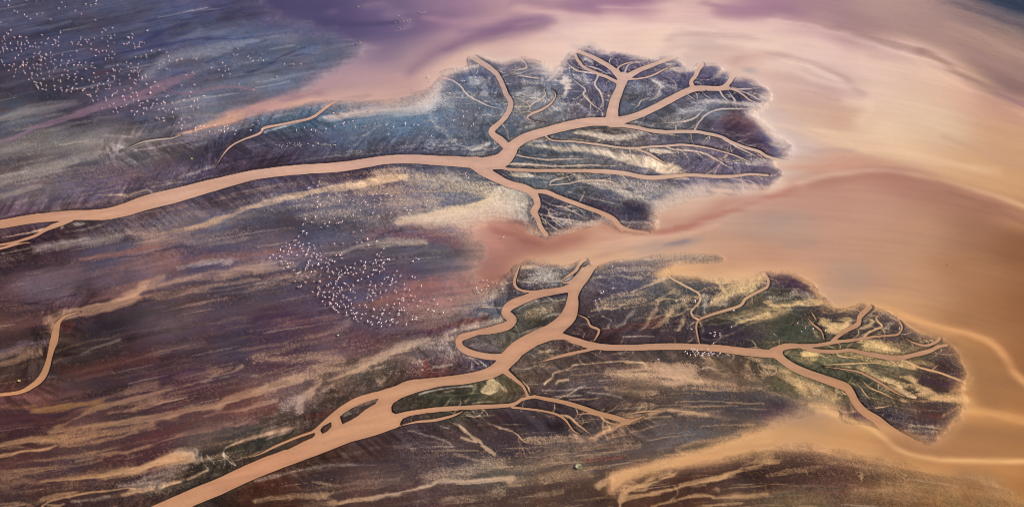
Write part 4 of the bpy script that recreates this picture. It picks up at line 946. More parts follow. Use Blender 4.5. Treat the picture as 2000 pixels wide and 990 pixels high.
def window(p, m):
    i0 = max(0, int((p[:, 0].min()-m-X0)/STEP)); i1 = min(NX, int((p[:, 0].max()+m-X0)/STEP)+2)
    j0 = max(0, int((p[:, 1].min()-m-Y0)/STEP)); j1 = min(NY, int((p[:, 1].max()+m-Y0)/STEP)+2)
    return i0, i1, j0, j1
WARPX = (fbm(5.0, 3, 301)-0.5)*7.0
WARPY = (fbm(5.0, 3, 311)-0.5)*5.0
def sdist_line(p, m, warp=0.0):
    """signed distance to a ribbon of varying width in its window; m = reach"""
    wmax = p[:, 2].max()/2
    i0, i1, j0, j1 = window(p, m+wmax)
    if i1-i0 < 2 or j1-j0 < 2: return None
    D = np.full((j1-j0, i1-i0), 1e3, dtype=np.float32)
    for k in range(len(p)-1):
        a, b = p[k], p[k+1]
        a0, a1, b0, b1 = window(np.array([a, b]), m+wmax)
        if a1-a0 < 1 or b1-b0 < 1: continue
        x = GX[b0:b1, a0:a1] + (warp*WARPX[b0:b1, a0:a1] if warp else 0)
        y = GY[b0:b1, a0:a1] + (warp*WARPY[b0:b1, a0:a1] if warp else 0)
        dx, dy = b[0]-a[0], b[1]-a[1]
        t = np.clip(((x-a[0])*dx+(y-a[1])*dy)/max(1e-6, dx*dx+dy*dy), 0, 1)
        d = np.hypot(x-a[0]-t*dx, y-a[1]-t*dy) - (a[2]+t*(b[2]-a[2]))/2
        s = D[b0-j0:b1-j0, a0-i0:a1-i0]
        np.minimum(s, d, out=s)
    return D, i0, i1, j0, j1
def inside(poly, x=GX, y=GY):
    poly = np.asarray(poly, dtype=np.float32)
    c = np.zeros(x.shape, dtype=bool)
    n = len(poly)
    for i in range(n):
        ax, ay = poly[i]; bx, by = poly[(i+1) % n]
        if ay == by: continue
        lo, hi = min(ay, by), max(ay, by)
        r0 = max(0, int((lo-Y0)/STEP)); r1 = min(NY, int((hi-Y0)/STEP)+2)
        if r1 <= r0: continue
        yy = y[r0:r1]; xx = x[r0:r1]
        hit = ((yy > lo) & (yy <= hi)) & (xx < ax+(yy-ay)*(bx-ax)/(by-ay))
        c[r0:r1] ^= hit
    return c

# coarse lattice for the slowly varying fields
CS = 8
cgx = GX[::CS, ::CS]; cgy = GY[::CS, ::CS]
def expand(a):
    """bilinear from coarse lattice to full grid"""
    jy = np.arange(NY)/CS; ix = np.arange(NX)/CS
    j0 = np.minimum(jy.astype(int), a.shape[0]-1); j1 = np.minimum(j0+1, a.shape[0]-1)
    i0 = np.minimum(ix.astype(int), a.shape[1]-1); i1 = np.minimum(i0+1, a.shape[1]-1)
    fy = (jy-j0)[:, None]; fx = (ix-i0)[None, :]
    if a.ndim == 3: fy = fy[..., None]; fx = fx[..., None]
    t = a[j0][:, i0]*(1-fx) + a[j0][:, i1]*fx
    b = a[j1][:, i0]*(1-fx) + a[j1][:, i1]*fx
    return (t*(1-fy)+b*fy).astype(np.float32)
def field(txt, dim, power=2.6, eps=9.0, sq=1.6):
    """inverse distance weighting of values set at image pixels (the plain is streaked east-west: x counts less)"""
    P, V = [], []
    for tok in txt.split():
        a, b = tok.split(':'); P.append([float(k) for k in a.split(',')]); V.append([float(k) for k in b.split(',')])
    P = np.array(P); V = np.array(V)
    num = np.zeros(cgx.shape+(dim,)); den = np.zeros(cgx.shape)
    for (x, y), v in zip(P, V):
        w = 1.0/((cgx-x)**2/sq + (cgy-y)**2*sq + eps**2)**(power/1.0)
        num += w[..., None]*v; den += w
    return expand(num/den[..., None])

# ----------------------------------------------------------------- rivers
SD = np.full(GX.shape, 90.0, dtype=np.float32)      # signed distance to the nearest channel
SDW = np.full(GX.shape, 90.0, dtype=np.float32)     # same, only channels wide enough to hold open water
RID = np.zeros(GX.shape, dtype=np.int8); FAINT = np.zeros(GX.shape, np.float32)
guides = []
LKIN = inside(LAKE)
for ln in CH.strip().splitlines():
    head, body = ln.split('|'); rid, sh = head.split()
    p = smooth_line(pts_sheet(body, sheet(sh))); guides.append((p, 0.6))
    thin = p[:, 2].max() < 4.4
    p[:, 2] = p[:, 2]*1.0 if thin else np.where(p[:, 2] > 8, p[:, 2]+0.2, p[:, 2]*0.90)
    if rid == 'N': p[:, 2] *= 1-0.11*np.clip((p[:, 0]-960)/120, 0, 1)
    q_ = np.linspace(0, 1, len(p))
    for e_, t_ in ((0, q_), (-1, 1-q_)):
        i_ = int(np.clip((p[e_, 0]-X0)/STEP, 0, NX-1)); j_ = int(np.clip((p[e_, 1]-Y0)/STEP, 0, NY-1))
        if SD[j_, i_] > 1.5 and p[:, 2].max() < 7 and not LKIN[j_, i_]:
            p[:, 2] *= 0.25+0.75*np.clip(t_/0.4, 0, 1)
    r = sdist_line(p, 30 if thin else 60, 0.5 if thin else 0.30)
    if r is None: continue
    D, i0, i1, j0, j1 = r
    s = SD[j0:j1, i0:i1]; better = D < s
    RID[j0:j1, i0:i1][better] = 'NSW'.index(rid)
    if thin: s[better] = D[better]
    else:
        h_ = np.maximum(3.0-np.abs(D-s), 0)/3.0; near_ = np.minimum(D, s)
        s[:] = near_-np.where((near_ > -6) & (near_ < 4), h_*h_*0.75, 0)
    if thin: FAINT[j0:j1, i0:i1][better & (D < 3)] = 1
    else: FAINT[j0:j1, i0:i1][better & (D < 3)] = 0
    if not thin:
        s = SDW[j0:j1, i0:i1]; h_ = np.maximum(3.0-np.abs(D-s), 0)/3.0; near_ = np.minimum(D, s)
        s[:] = near_-np.where((near_ > -6) & (near_ < 4), h_*h_*0.75, 0)
for ln in POOL.strip().splitlines():
    head, body = ln.split('|')
    pl = np.array(pts_sheet(body, sheet(head.strip()), False)); pl3 = smooth_line(np.c_[np.vstack([pl, pl[:1]]), np.full(len(pl)+1, 0.01)])
    D, i0, i1, j0, j1 = sdist_line(pl3, 30, 0.2)
    ins = inside(pl3[:, :2])[j0:j1, i0:i1]
    ds = np.where(ins, -np.minimum(D, 30), D)
    for A in (SD, SDW):
        s = A[j0:j1, i0:i1]; np.minimum(s, ds, out=s)
    RID[j0:j1, i0:i1][ds < 20] = 1
for ln in ISL.strip().splitlines():
    head, body = ln.split('|')
    pl = np.array(pts_sheet(body, sheet(head.strip()), False)); pl3 = np.c_[np.vstack([pl, pl[:1]]), np.full(len(pl)+1, 0.01)]
    D, i0, i1, j0, j1 = sdist_line(pl3, 14, 0.25)
    ins = inside(pl)[j0:j1, i0:i1]
    ds = np.where(ins, D, -D)                    # + inside the island
    for A in (SD, SDW):
        s = A[j0:j1, i0:i1]; np.copyto(s, np.where(ins, np.minimum(np.maximum(s, ds), 30), np.maximum(s, ds)), where=(np.abs(D) < 14) | ins)

# ----------------------------------------------------------------- grain along the flow
for ln in FILM.strip().splitlines():
    head, body = ln.split('|'); h = head.split()
    guides.append((smooth_line(pts_sheet(body, sheet(h[0]))), 1.0))
for ln in SEAM.strip().splitlines():
    body = ln.split('|')[1]
    guides.append((smooth_line([[float(k) for k in t.split(',')] for t in body.split()]), 1.0))
oc = np.zeros(cgx.shape, np.float32); os_ = oc.copy(); ow = oc.copy()
# the general run of the streaks where no line was traced
for (x, y, ang) in ((100,100,8),(300,100,12),(300,250,18),(80,300,10),(500,100,15),(650,280,75),(850,285,70),(500,300,70),(750,250,10),(1050,200,60),(100,520,12),(300,560,20),(600,450,15),(600,600,15),
                    (60,600,15),(150,800,12),(350,700,18),(500,900,100),(600,720,35),(650,900,-25),(560,800,60),(800,900,-15),(900,950,8),(1100,950,12),(1000,850,-35),(1300,950,14),(1600,930,8),
                    (1150,600,20),(1400,600,30),(1250,740,-8),(1400,780,-5),(1700,700,-25),(1600,760,-30),(1550,580,-20),(1000,430,-20),(500,880,110),(250,450,12),(420,420,15),(350,370,60),(700,780,100),(900,720,60),
                    (1800,450,-20),(1900,200,-28),(1700,100,-22),(1200,60,5),(1850,900,2),(1600,860,-5),(1900,600,-30),(650,180,25),(1650,250,-25),(1800,700,-60)):
    jj = int((y-Y0)/STEP/CS); ii = int((x-X0)/STEP/CS); a = math.radians(-ang)*2
    oc[jj, ii] += 0.7*math.cos(a); os_[jj, ii] += 0.7*math.sin(a); ow[jj, ii] += 0.7
for p, wt in guides:
    d = np.diff(p[:, :2], axis=0); L = np.hypot(d[:, 0], d[:, 1])+1e-6
    mid = (p[1:, :2]+p[:-1, :2])/2
    ii = ((mid[:, 0]-X0)/STEP/CS).astype(int); jj = ((mid[:, 1]-Y0)/STEP/CS).astype(int)
    ok = (ii >= 0) & (jj >= 0) & (ii < oc.shape[1]) & (jj < oc.shape[0])
    a = 2*np.arctan2(d[:, 1], d[:, 0])
    np.add.at(oc, (jj[ok], ii[ok]), (wt*np.cos(a)*np.minimum(1, L/10))[ok])
    np.add.at(os_, (jj[ok], ii[ok]), (wt*np.sin(a)*np.minimum(1, L/10))[ok])
AC = np.zeros_like(oc); AS = np.zeros_like(oc)
for s, wt in ((1.2, 1.0), (3, 1.0), (8, 0.8), (20, 0.6)):
    AC += wt*blur(oc, s)*s; AS += wt*blur(os_, s)*s
ANG = np.arctan2(AS, AC)/2
VC = expand(np.cos(2*ANG)); VS = expand(np.sin(2*ANG)); ANGF = np.arctan2(VS, VC)/2
UX = np.cos(ANGF).astype(np.float32); UY = np.sin(ANGF).astype(np.float32)
def lic(src, n, step=1.0, UX=UX, UY=UY):
    """smear noise along the flow"""
    acc = src.copy(); w = 1.0
    for sgn in (1, -1):
        x = np.broadcast_to(np.arange(NX, dtype=np.float32)[None, :], src.shape).copy()
        y = np.broadcast_to(np.arange(NY, dtype=np.float32)[:, None], src.shape).copy()
        px = UX*sgn; py = UY*sgn
        for k in range(n):
            xi = np.clip(x.astype(np.int32), 0, NX-1); yi = np.clip(y.astype(np.int32), 0, NY-1)
            idx = yi*NX+xi
            vx = UX.ravel()[idx]; vy = UY.ravel()[idx]
            flip = np.where(vx*px+vy*py < 0, -1.0, 1.0).astype(np.float32)
            px = vx*flip; py = vy*flip
            x += px*step; y += py*step
            acc += src.ravel()[idx]; 
        w += n
    return acc/w
def equal(a):
    """ranks 0..1"""
    h, e = np.histogram(a, 2048); c = np.cumsum(h)/a.size
    return np.interp(a, (e[:-1]+e[1:])/2, c).astype(np.float32)
gs = blur(np.minimum(SDW, 60), 5)
gy_, gx_ = np.gradient(gs); gm = np.hypot(gx_, gy_)+1e-6
COMB = equal(lic(0.6*rng.random(GX.shape, dtype=np.float32)+fbm(1.6, 3, 33), 9, 1.3, (gx_/gm*0.75+0.66*UX).astype(np.float32), (gy_/gm*0.75+0.66*UY*0.3).astype(np.float32)))
def licc(c, n, step): return np.stack([lic(np.ascontiguousarray(c[..., k]), n, step) for k in range(3)], -1)
white = rng.random(GX.shape, dtype=np.float32)
fine = 0.5*white + 0.5*fbm(0.55, 1, 41)
L_FINE = equal(lic(fine, 12))                         # short silky streaks
L_MID = equal(lic(fbm(2.0, 3, 51), 34, 1.5))         # rills
L_BIG = equal(lic(fbm(14.0, 3, 61), 40, 3.0))        # broad bands
CLUMP = equal(fbm(7.0, 4, 71))
GRAIN = equal(0.70*white + 0.28*fbm(0.7, 3, 81) + 0.34*L_FINE + 0.24*L_MID)
GRAIN2 = equal(0.8*rng.random(GX.shape, dtype=np.float32) + 0.6*fbm(0.8, 2, 91))

# ----------------------------------------------------------------- colour of the mud
mud = field(MUD, 3)
pale = field(PALE, 3, 1.6, 30)
water = field(WATER, 3, 2.2, 14, 1.3)
river = field(RIVER, 3, 1.6, 30)
south_east = (sm(1150, 1550, GX)*sm(480, 600, GY))[..., None]
river = river+np.array([5, 7, 3], np.float32)+np.array([20, 13, 5], np.float32)*south_east
water = licc(water, 14, 2.0); mud = licc(mud, 10, 2.0)
gm_ = mud.mean(-1, keepdims=True); mud = (gm_+(mud-gm_)*0.85)*1.12+np.array([3, -1, 0], np.float32)*(1-sm(800, 950, GX))[..., None]*sm(250, 350, GY)[..., None]; mud[..., 2] *= 1-0.05*sm(850, 1000, GX)*(1-0.3*sm(500, 600, GY))
gm_ = pale.mean(-1, keepdims=True); pale = gm_+(pale-gm_)*0.90
speck = field(SPECK, 1, 1.8, 30)[..., 0]
mod = 1.0 + 0.26*(L_BIG-0.5) + 0.14*(L_MID-0.5) + 0.09*(L_FINE-0.5) + 0.12*(CLUMP-0.5)
mud = mud*mod[..., None]
hue = fbm(10.0, 3, 101)-0.5
mud[..., 0] *= 1+0.18*hue; mud[..., 2] *= 1-0.14*hue
TINT = dict(p=None, s=None, q=None, w=(205, 198, 196), d='d', n=(50, 52, 88), N=(44, 38, 54), r=(104, 56, 52), g=(62, 60, 50), k=(140, 112, 128), R=(142, 98, 92), v=(66, 44, 66), V=(112, 66, 78), b=(110, 135, 160), o=(150, 108, 72), Z=(218, 168, 142), C=(236, 204, 170))
reach = np.zeros(GX.shape, np.float32)
relief = np.zeros(GX.shape, np.float32)
def lay(mudc, ln):
    head, body = ln.split('|'); sh, soft, st, gr, key = head.split()
    if sheet(sh)[0] == 0: gr = float(gr)*0.6
    brush(mudc, smooth_line(pts_sheet(body, sheet(sh))), float(soft)/3, min(1, float(st)*1.12), float(gr)*0.55, key)
def brush(mudc, p, soft, st, gr, key):
    wp = 0.8 if soft < 4 else 1.6
    r = sdist_line(p, soft*1.5+4, wp*min(1, soft/3))
    if r is None: return
    D, i0, i1, j0, j1 = r
    sl = (slice(j0, j1), slice(i0, i1))
    lm = L_MID[sl]; lf = L_FINE[sl]
    D = D + ((lm-0.5)*1.5+(lf-0.5)*0.5)*min(soft, 7)
    a = st*(1-sm(-0.45*soft-0.4, 0.75*soft+0.5, D))
    if soft > 2.5: a = a*np.clip(0.62+0.5*lm+0.25*(lf-0.5), 0, 1.2)
    n = GRAIN[sl]
    if key == 'q': n = 0.6*n+0.4*CLUMP[sl]
    hard = sm(n-0.24, n+0.24, a*1.0)
    a = np.clip(a*(1-gr)+hard*gr, 0, 1)
    m = mudc[sl]
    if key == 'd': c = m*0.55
    elif key == 'n' and p[:, 1].mean() > 370: c = np.array(TINT['N'], np.float32)
    elif key == 'C': c = 0.5*pale[sl]*1.04+0.5*np.array([236, 200, 160], np.float32)
    elif TINT[key] is None: c = pale[sl]*(0.94+0.12*lf[..., None]) 
    else: c = np.array(TINT[key], np.float32)
    if key == 'w': c = 0.5*c+0.5*pale[sl]
    mudc[sl] = m*(1-a[..., None])+c*a[..., None]
    if key in 'pswqkC': relief[sl] -= 0.10*a*(1 if soft < 5 else 0.3)
def wander(x, y, n, step, w, turn, q):
    """a rill that follows the run of the flats and wanders a little"""
    pts = []; px = q.choice((-1, 1)); py = 0.0; bend = 0.0
    ph = q.uniform(0, 6.28); fr = q.uniform(0.5, 0.9)
    for k in range(n):
        i = int((x-X0)/STEP); j = int((y-Y0)/STEP)
        if not (2 <= i < NX-2 and 2 <= j < NY-2) or LKIN[j, i] or SDW[j, i] < 1.5: break
        pts.append((x, y, w*(1-0.7*abs(2*k/n-1)**2)))
        ux, uy = float(UX[j, i]), float(UY[j, i])
        if ux*px+uy*py < 0: ux, uy = -ux, -uy
        a = math.atan2(uy, ux)+turn*math.sin(ph+k*fr)+q.gauss(0, turn*0.4)
        px, py = math.cos(a), math.sin(a); x += px*step; y += py*step
    return np.array(pts) if len(pts) > 3 else None
qr = random.Random(11)
for k in range(1500):
    x, y = qr.uniform(-60, 1950), qr.uniform(-20, 1010)
    delta = x > 860
    if k % 3 and not delta: 
        p = wander(x, y, qr.randint(12, 30), 9, qr.uniform(1.0, 5.0), 0.10, qr); soft = qr.uniform(2, 5); st = qr.uniform(0.08, 0.26)
        key = qr.choice('pppppdrp' if y > 330 else 'wwwpdn')
    else:
        p = wander(x, y, qr.randint(8, 22), 5, qr.uniform(0.5, 1.7), (0.30 if y < 440 or 520 < y < 720 else 0.07) if delta else 0.05, qr); soft = qr.uniform(0.4, 1.5); st = qr.uniform(0.25, 0.6)
        key = qr.choice('wpCdp')
    if p is not None: brush(mud, p, soft, st, 0.12, key)
for p0, wt in list(guides):
    if wt != 0.6 or p0[:, 0].mean() < 800: continue
    for k in range(2, len(p0)-1):
        if p0[k, 2] > 18 or qr.random() > 0.48: continue
        dx, dy = p0[k+1, :2]-p0[k-1, :2]
        a = math.atan2(dy, dx)+qr.choice((-1, 1))*qr.uniform(0.4, 1.0)
        x, y = p0[k, 0], p0[k, 1]; pts = []; w = min(1.5, 0.5+p0[k, 2]*0.12); n = qr.randint(5, 18)
        turn = qr.gauss(0, 0.12)
        for i in range(n):
            pts.append((x, y, w*(1-0.75*i/n))); a += turn+qr.gauss(0, 0.16); x += 3.6*math.cos(a); y += 2.6*math.sin(a)
        pp = smooth_line(pts)
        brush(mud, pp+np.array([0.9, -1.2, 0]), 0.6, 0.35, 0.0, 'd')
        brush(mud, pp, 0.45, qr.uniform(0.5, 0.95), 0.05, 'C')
for ln in FILM.strip().splitlines(): lay(mud, ln)
# small bleached tufts
dens = speck*(0.35+0.9*CLUMP)*(0.5+L_BIG)
tuft = sm(0, 0.16, 0.34*dens-(1-GRAIN2))
pal2 = pale*0.6+mud*0.4
mud = mud*(1-0.38*tuft[..., None])+pal2*(0.38*tuft[..., None])
dark = sm(0, 0.12, 0.30*dens-GRAIN2)
mud *= (1-0.16*dark)[..., None]

# rills that comb the slopes next to the rivers
near = np.clip(SDW, 0, 90); speckw_ = 0.5*sm(0.5, 1.0, speck)
comb = sm(1, 6, near)*(1-sm(22, 58, near))*(1-speckw_) 
mud *= (1+0.42*comb*(COMB-0.5))[..., None]

# ----------------------------------------------------------------- lake colour
for ln in SEAM.strip().splitlines():
    head, body = ln.split('|'); soft, st, rgb = head.split(); soft = float(soft); st = float(st)
    p = smooth_line([[float(k) for k in t.split(',')] for t in body.split()])
    r = sdist_line(p, soft*1.6+4, 1.0)
    if r is None: continue
    D, i0, i1, j0, j1 = r; sl = (slice(j0, j1), slice(i0, i1))
    a = st*(1-sm(-soft*0.6, soft, D))*(0.75+0.5*(L_MID[sl]-0.0)*0.6)
    a = np.clip(a, 0, 1)[..., None]
    water[sl] = water[sl]*(1-a)+np.array([float(k) for k in rgb.split(',')], np.float32)*a
for ln in WISP.strip().splitlines():
    head, body = ln.split('|'); soft, st, rgb = head.split(); soft = float(soft); st = float(st)
    p = smooth_line([[float(k) for k in t.split(',')] for t in body.split()])
    r = sdist_line(p, soft*3+6, 1.6)
    if r is None: continue
    D, i0, i1, j0, j1 = r; sl = (slice(j0, j1), slice(i0, i1))
    D = D+(L_MID[sl]-0.5)*7
    a = np.clip(st*(1-sm(-soft*0.6, soft*1.6, D)), 0, 1)[..., None]
    water[sl] = water[sl]*(1-a)+np.array([float(k) for k in rgb.split(',')], np.float32)*a
water = water*(1+0.03*sm(150, 200, water.mean(-1, keepdims=True)))
water = water+np.array([6, 9, 10], np.float32)*(sm(950, 1150, GX)*(1-sm(230, 340, GY))*sm(165, 195, water.mean(-1)))[..., None]
water = water+np.array([3, 7, -11], np.float32)*(sm(1450, 1700, GX)*(1-sm(150, 260, GY))*(1-sm(175, 210, water[..., 0])))[..., None]
pm = (0.16*(1-sm(760, 900, GX))*(1-sm(100, 160, GY)))[..., None]; g3 = water.mean(-1, keepdims=True); water = water*(1-pm)+g3*0.97*pm
ang0 = L_BIG-0.5
water = licc(water, 5, 1.5)*(1+0.03*ang0+0.028*(L_MID-0.5)+0.012*(L_FINE-0.5))[..., None]

# ----------------------------------------------------------------- shore
lakein = inside(LAKE).astype(np.float32)
softf = field(' '.join('%g,%g:%g' % t for t in SOFT), 1, 2.0, 16, 1.0)[..., 0]
levels = [1.5, 4, 9, 18, 36]
softf = softf*1.35+1.0
levels = [1.5, 4, 9, 18, 40, 80]
B = [blur(lakein, s/STEP*0.6) for s in levels]
la = B[0].copy()
for k in range(5):
    t = np.clip((np.log(softf)-np.log(levels[k]))/(np.log(levels[k+1])-np.log(levels[k])), 0, 1)
    la = np.where(softf >= levels[k], B[k]*(1-t)+B[k+1]*t, la)
la = la + (0.26*(L_MID-0.5)+0.06*(L_FINE-0.5)+0.50*(fbm(8.0, 5, 111)-0.5)+0.2*(L_BIG-0.5))*4*la*(1-la)*(0.5+0.5*sm(2, 16, softf))
speckw = sm(0.2, 0.6, speck)
la_g = sm(GRAIN-0.22, GRAIN+0.22, la)
gmix = (0.06+0.26*speckw)*(1-0.7*sm(1250, 1400, GX)*(1-sm(380, 420, GY)))
la_c = np.clip(la*(1-gmix)+la_g*gmix, 0, 1)
la_c = np.where(la > 0.97, 1, la_c)

# ----------------------------------------------------------------- composite
brink = 1-sm(0.0, 2.6, SD)                     # full in the channels, fading just past their edges
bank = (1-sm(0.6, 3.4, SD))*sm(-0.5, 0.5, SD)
mud = mud*(1-(0.16+0.50*fbm(9.0, 3, 141))*bank*(1-la_c)*(1-0.7*FAINT))[..., None]  # mud darkened in a narrow uneven band along the channel edges
# films carried by the smallest rills
thin = 1-sm(-0.9, 0.7, SD)
rv = river*(1+0.06*(L_MID-0.5)+0.05*(L_FINE-0.5)+0.05*(L_BIG-0.5)-0.035*sm(-9, -3, SDW)*(SDW < 0))[..., None]
faint = FAINT*(0.25+0.75*fbm(9.0, 2, 131))
thin = thin*(1-0.10*faint)
rv2 = rv*(1-0.75*FAINT[..., None])+(0.35*rv+0.74*pale)*(0.75*FAINT[..., None])
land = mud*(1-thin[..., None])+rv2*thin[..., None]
chan_in_lake = (1-sm(-2.0, 1.0, SD))*sm(0.2, 0.6, la_c)*(1-sm(0.7, 0.98, la))
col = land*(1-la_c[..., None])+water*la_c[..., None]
# milky fringe where clear shallows meet the silt, dark navy toes of the upper lobes
milky = (sm(0.35, 0.75, la)*(1-sm(0.80, 1.0, la)))*(0.3+0.6*L_FINE)*(0.3+1.2*CLUMP)
upper = 1-sm(380, 470, GY)
fr = np.array([232, 208, 194], np.float32)*upper[..., None]+np.array([232, 186, 138], np.float32)*(1-upper)[..., None]
wide = blur(lakein, 15); wide2 = blur(lakein, 6)
veil = sm(0.08, 0.62, wide)*(1-sm(0.80, 1.0, wide2*0.6+0.4*wide))*(0.75+0.5*(CLUMP-0.5))*sm(840, 980, GX)*(0.55+0.45*upper)
fw = np.clip(0.34*veil+0.08*milky, 0, 0.8)[..., None]
col = col*(1-fw)+fr*fw
toe = (sm(0.03, 0.2, la)*(1-sm(0.25, 0.55, la)))*(0.4+0.6*L_MID)*upper*sm(860, 960, GX)*(1-sm(370, 400, GY))
col = col*(1-0.3*toe[..., None])+np.array([58, 62, 104], np.float32)*(0.3*toe[..., None])
col = col*(1-chan_in_lake[..., None])+rv*chan_in_lake[..., None]
wsm = sm(0.35, 0.9, blur(la, 2.0))
wcol = rv*(1-wsm[..., None])+water*wsm[..., None]
wcol = wcol*(1-fw*0.9)+fr*fw*0.9

# milk of silt over shallows and lobe tips
lowr = sm(430, 520, GY)[..., None]
milkc = np.array([230, 204, 186], np.float32)*(1-lowr)+np.array([230, 178, 124], np.float32)*lowr
left_ = (1-sm(700, 900, GX))[..., None]
milkc = milkc*(1-left_*0.5)+water*left_*0.5
milk_a = np.zeros(GX.shape, np.float32)
for ln in MILK.strip().splitlines():
    head, body = ln.split('|'); sh, soft, st = head.split(); soft = float(soft)/3; st = float(st)
    r = sdist_line(smooth_line(pts_sheet(body, sheet(sh))), soft*1.6+5, 1.4)
    if r is None: continue
    D, i0, i1, j0, j1 = r; sl = (slice(j0, j1), slice(i0, i1))
    D = D+(L_MID[sl]-0.5)*min(8, soft*1.5)+(GRAIN[sl]-0.5)*1.5*speckw[sl]*soft*0.4
    a = st*(1-sm(-0.4*soft-0.5, 0.9*soft+0.5, D))
    np.maximum(milk_a[sl], a, out=milk_a[sl])
milk_a = 0.78*milk_a*(0.55+0.6*L_FINE)*(0.30+0.70*np.clip(1-brink*0.6, 0, 1))*(1-0.75*(1-sm(-2, 0, SDW)))
col = col*(1-milk_a[..., None])+milkc*milk_a[..., None]
wcol = wcol*(1-0.5*milk_a[..., None])+milkc*0.5*milk_a[..., None]

# ----------------------------------------------------------------- height of the ground
h_ch = np.where(SDW < 26, np.clip((SDW-0.0)/3.2, -1, 1)*0.30, 0.30)
h_lk = np.clip((0.86-la)*1.6, -0.35, 0.34)
h_thin = 0.30-0.10*(1-sm(-0.5, 1.6, SD))
micro = 0.16*(L_MID-0.5)+0.10*(L_FINE-0.5)+0.16*(CLUMP-0.5)+0.20*(COMB-0.5)*comb+0.06*(GRAIN2-0.5)*np.clip(speck, 0.1, 1) + relief*0.7
dry = sm(0.02, 0.26, np.minimum(h_ch, h_lk))
H = np.minimum(np.minimum(h_ch, h_lk), h_thin) + micro*dry*1.0
H = np.where((dry <= 0) & (SDW > -1) & (h_lk > 0.02) & (H < 0.02), H, H).astype(np.float32)

# ----------------------------------------------------------------- materials
def mat_ground(name, rough, spec, bump, waves=False):
    m = bpy.data.materials.new(name); m.use_nodes = True
    n = m.node_tree.nodes; l = m.node_tree.links
    b = n['Principled BSDF']
    at = n.new('ShaderNodeAttribute'); at.attribute_name = 'tone'
    tc = n.new('ShaderNodeNewGeometry')
    no = n.new('ShaderNodeTexNoise'); no.inputs['Scale'].default_value = 2.2; no.inputs['Detail'].default_value = 3
    l.new(tc.outputs['Position'], no.inputs['Vector'])
    mr = n.new('ShaderNodeMapRange'); mr.inputs['To Min'].default_value = 0.93 if waves else 0.74; mr.inputs['To Max'].default_value = 1.07 if waves else 1.26
    l.new(no.outputs['Fac'], mr.inputs['Value'])
    if waves: mr.inputs['To Min'].default_value = 0.97; mr.inputs['To Max'].default_value = 1.03
    mx = n.new('ShaderNodeVectorMath'); mx.operation = 'SCALE'
    l.new(at.outputs['Color'], mx.inputs[0]); l.new(mr.outputs['Result'], mx.inputs['Scale'])
    l.new(mx.outputs['Vector'], b.inputs['Base Color'])
    b.inputs['Roughness'].default_value = rough
    b.inputs['Specular IOR Level'].default_value = spec
    bp = n.new('ShaderNodeBump'); bp.inputs['Strength'].default_value = 1.0
    if waves:
        # wind ripples, longest out on the open lake
        wa = n.new('ShaderNodeAttribute'); wa.attribute_name = 'chop'
        mp = n.new('ShaderNodeMapping'); mp.inputs['Rotation'].default_value = (0, 0, math.radians(33)); mp.inputs['Scale'].default_value = (0.16, 0.75, 1)
        l.new(tc.outputs['Position'], mp.inputs['Vector'])
        w1 = n.new('ShaderNodeTexNoise'); w1.inputs['Scale'].default_value = 1.0; w1.inputs['Detail'].default_value = 4; w1.inputs['Roughness'].default_value = 0.6
        l.new(mp.outputs['Vector'], w1.inputs['Vector'])
        ml = n.new('ShaderNodeMath'); ml.operation = 'MULTIPLY'
        l.new(w1.outputs['Fac'], ml.inputs[0]); l.new(wa.outputs['Fac'], ml.inputs[1])
        l.new(ml.outputs[0], bp.inputs['Height']); bp.inputs['Distance'].default_value = 1.0
    else:
        l.new(no.outputs['Fac'], bp.inputs['Height']); bp.inputs['Distance'].default_value = bump
    l.new(bp.outputs['Normal'], b.inputs['Normal'])
    return m
M_MUD = mat_ground('mud', 0.95, 0.06, 0.05)
M_LAKE = mat_ground('turbid_water', 0.45, 0.15, 0.0, True)

K = np.array([KR, KG, KB], np.float32)
def albedo(c, gloss=0.006): return np.clip((lin(np.clip(c, 0, 255))-gloss)/K, 0.003, 0.95).astype(np.float32)

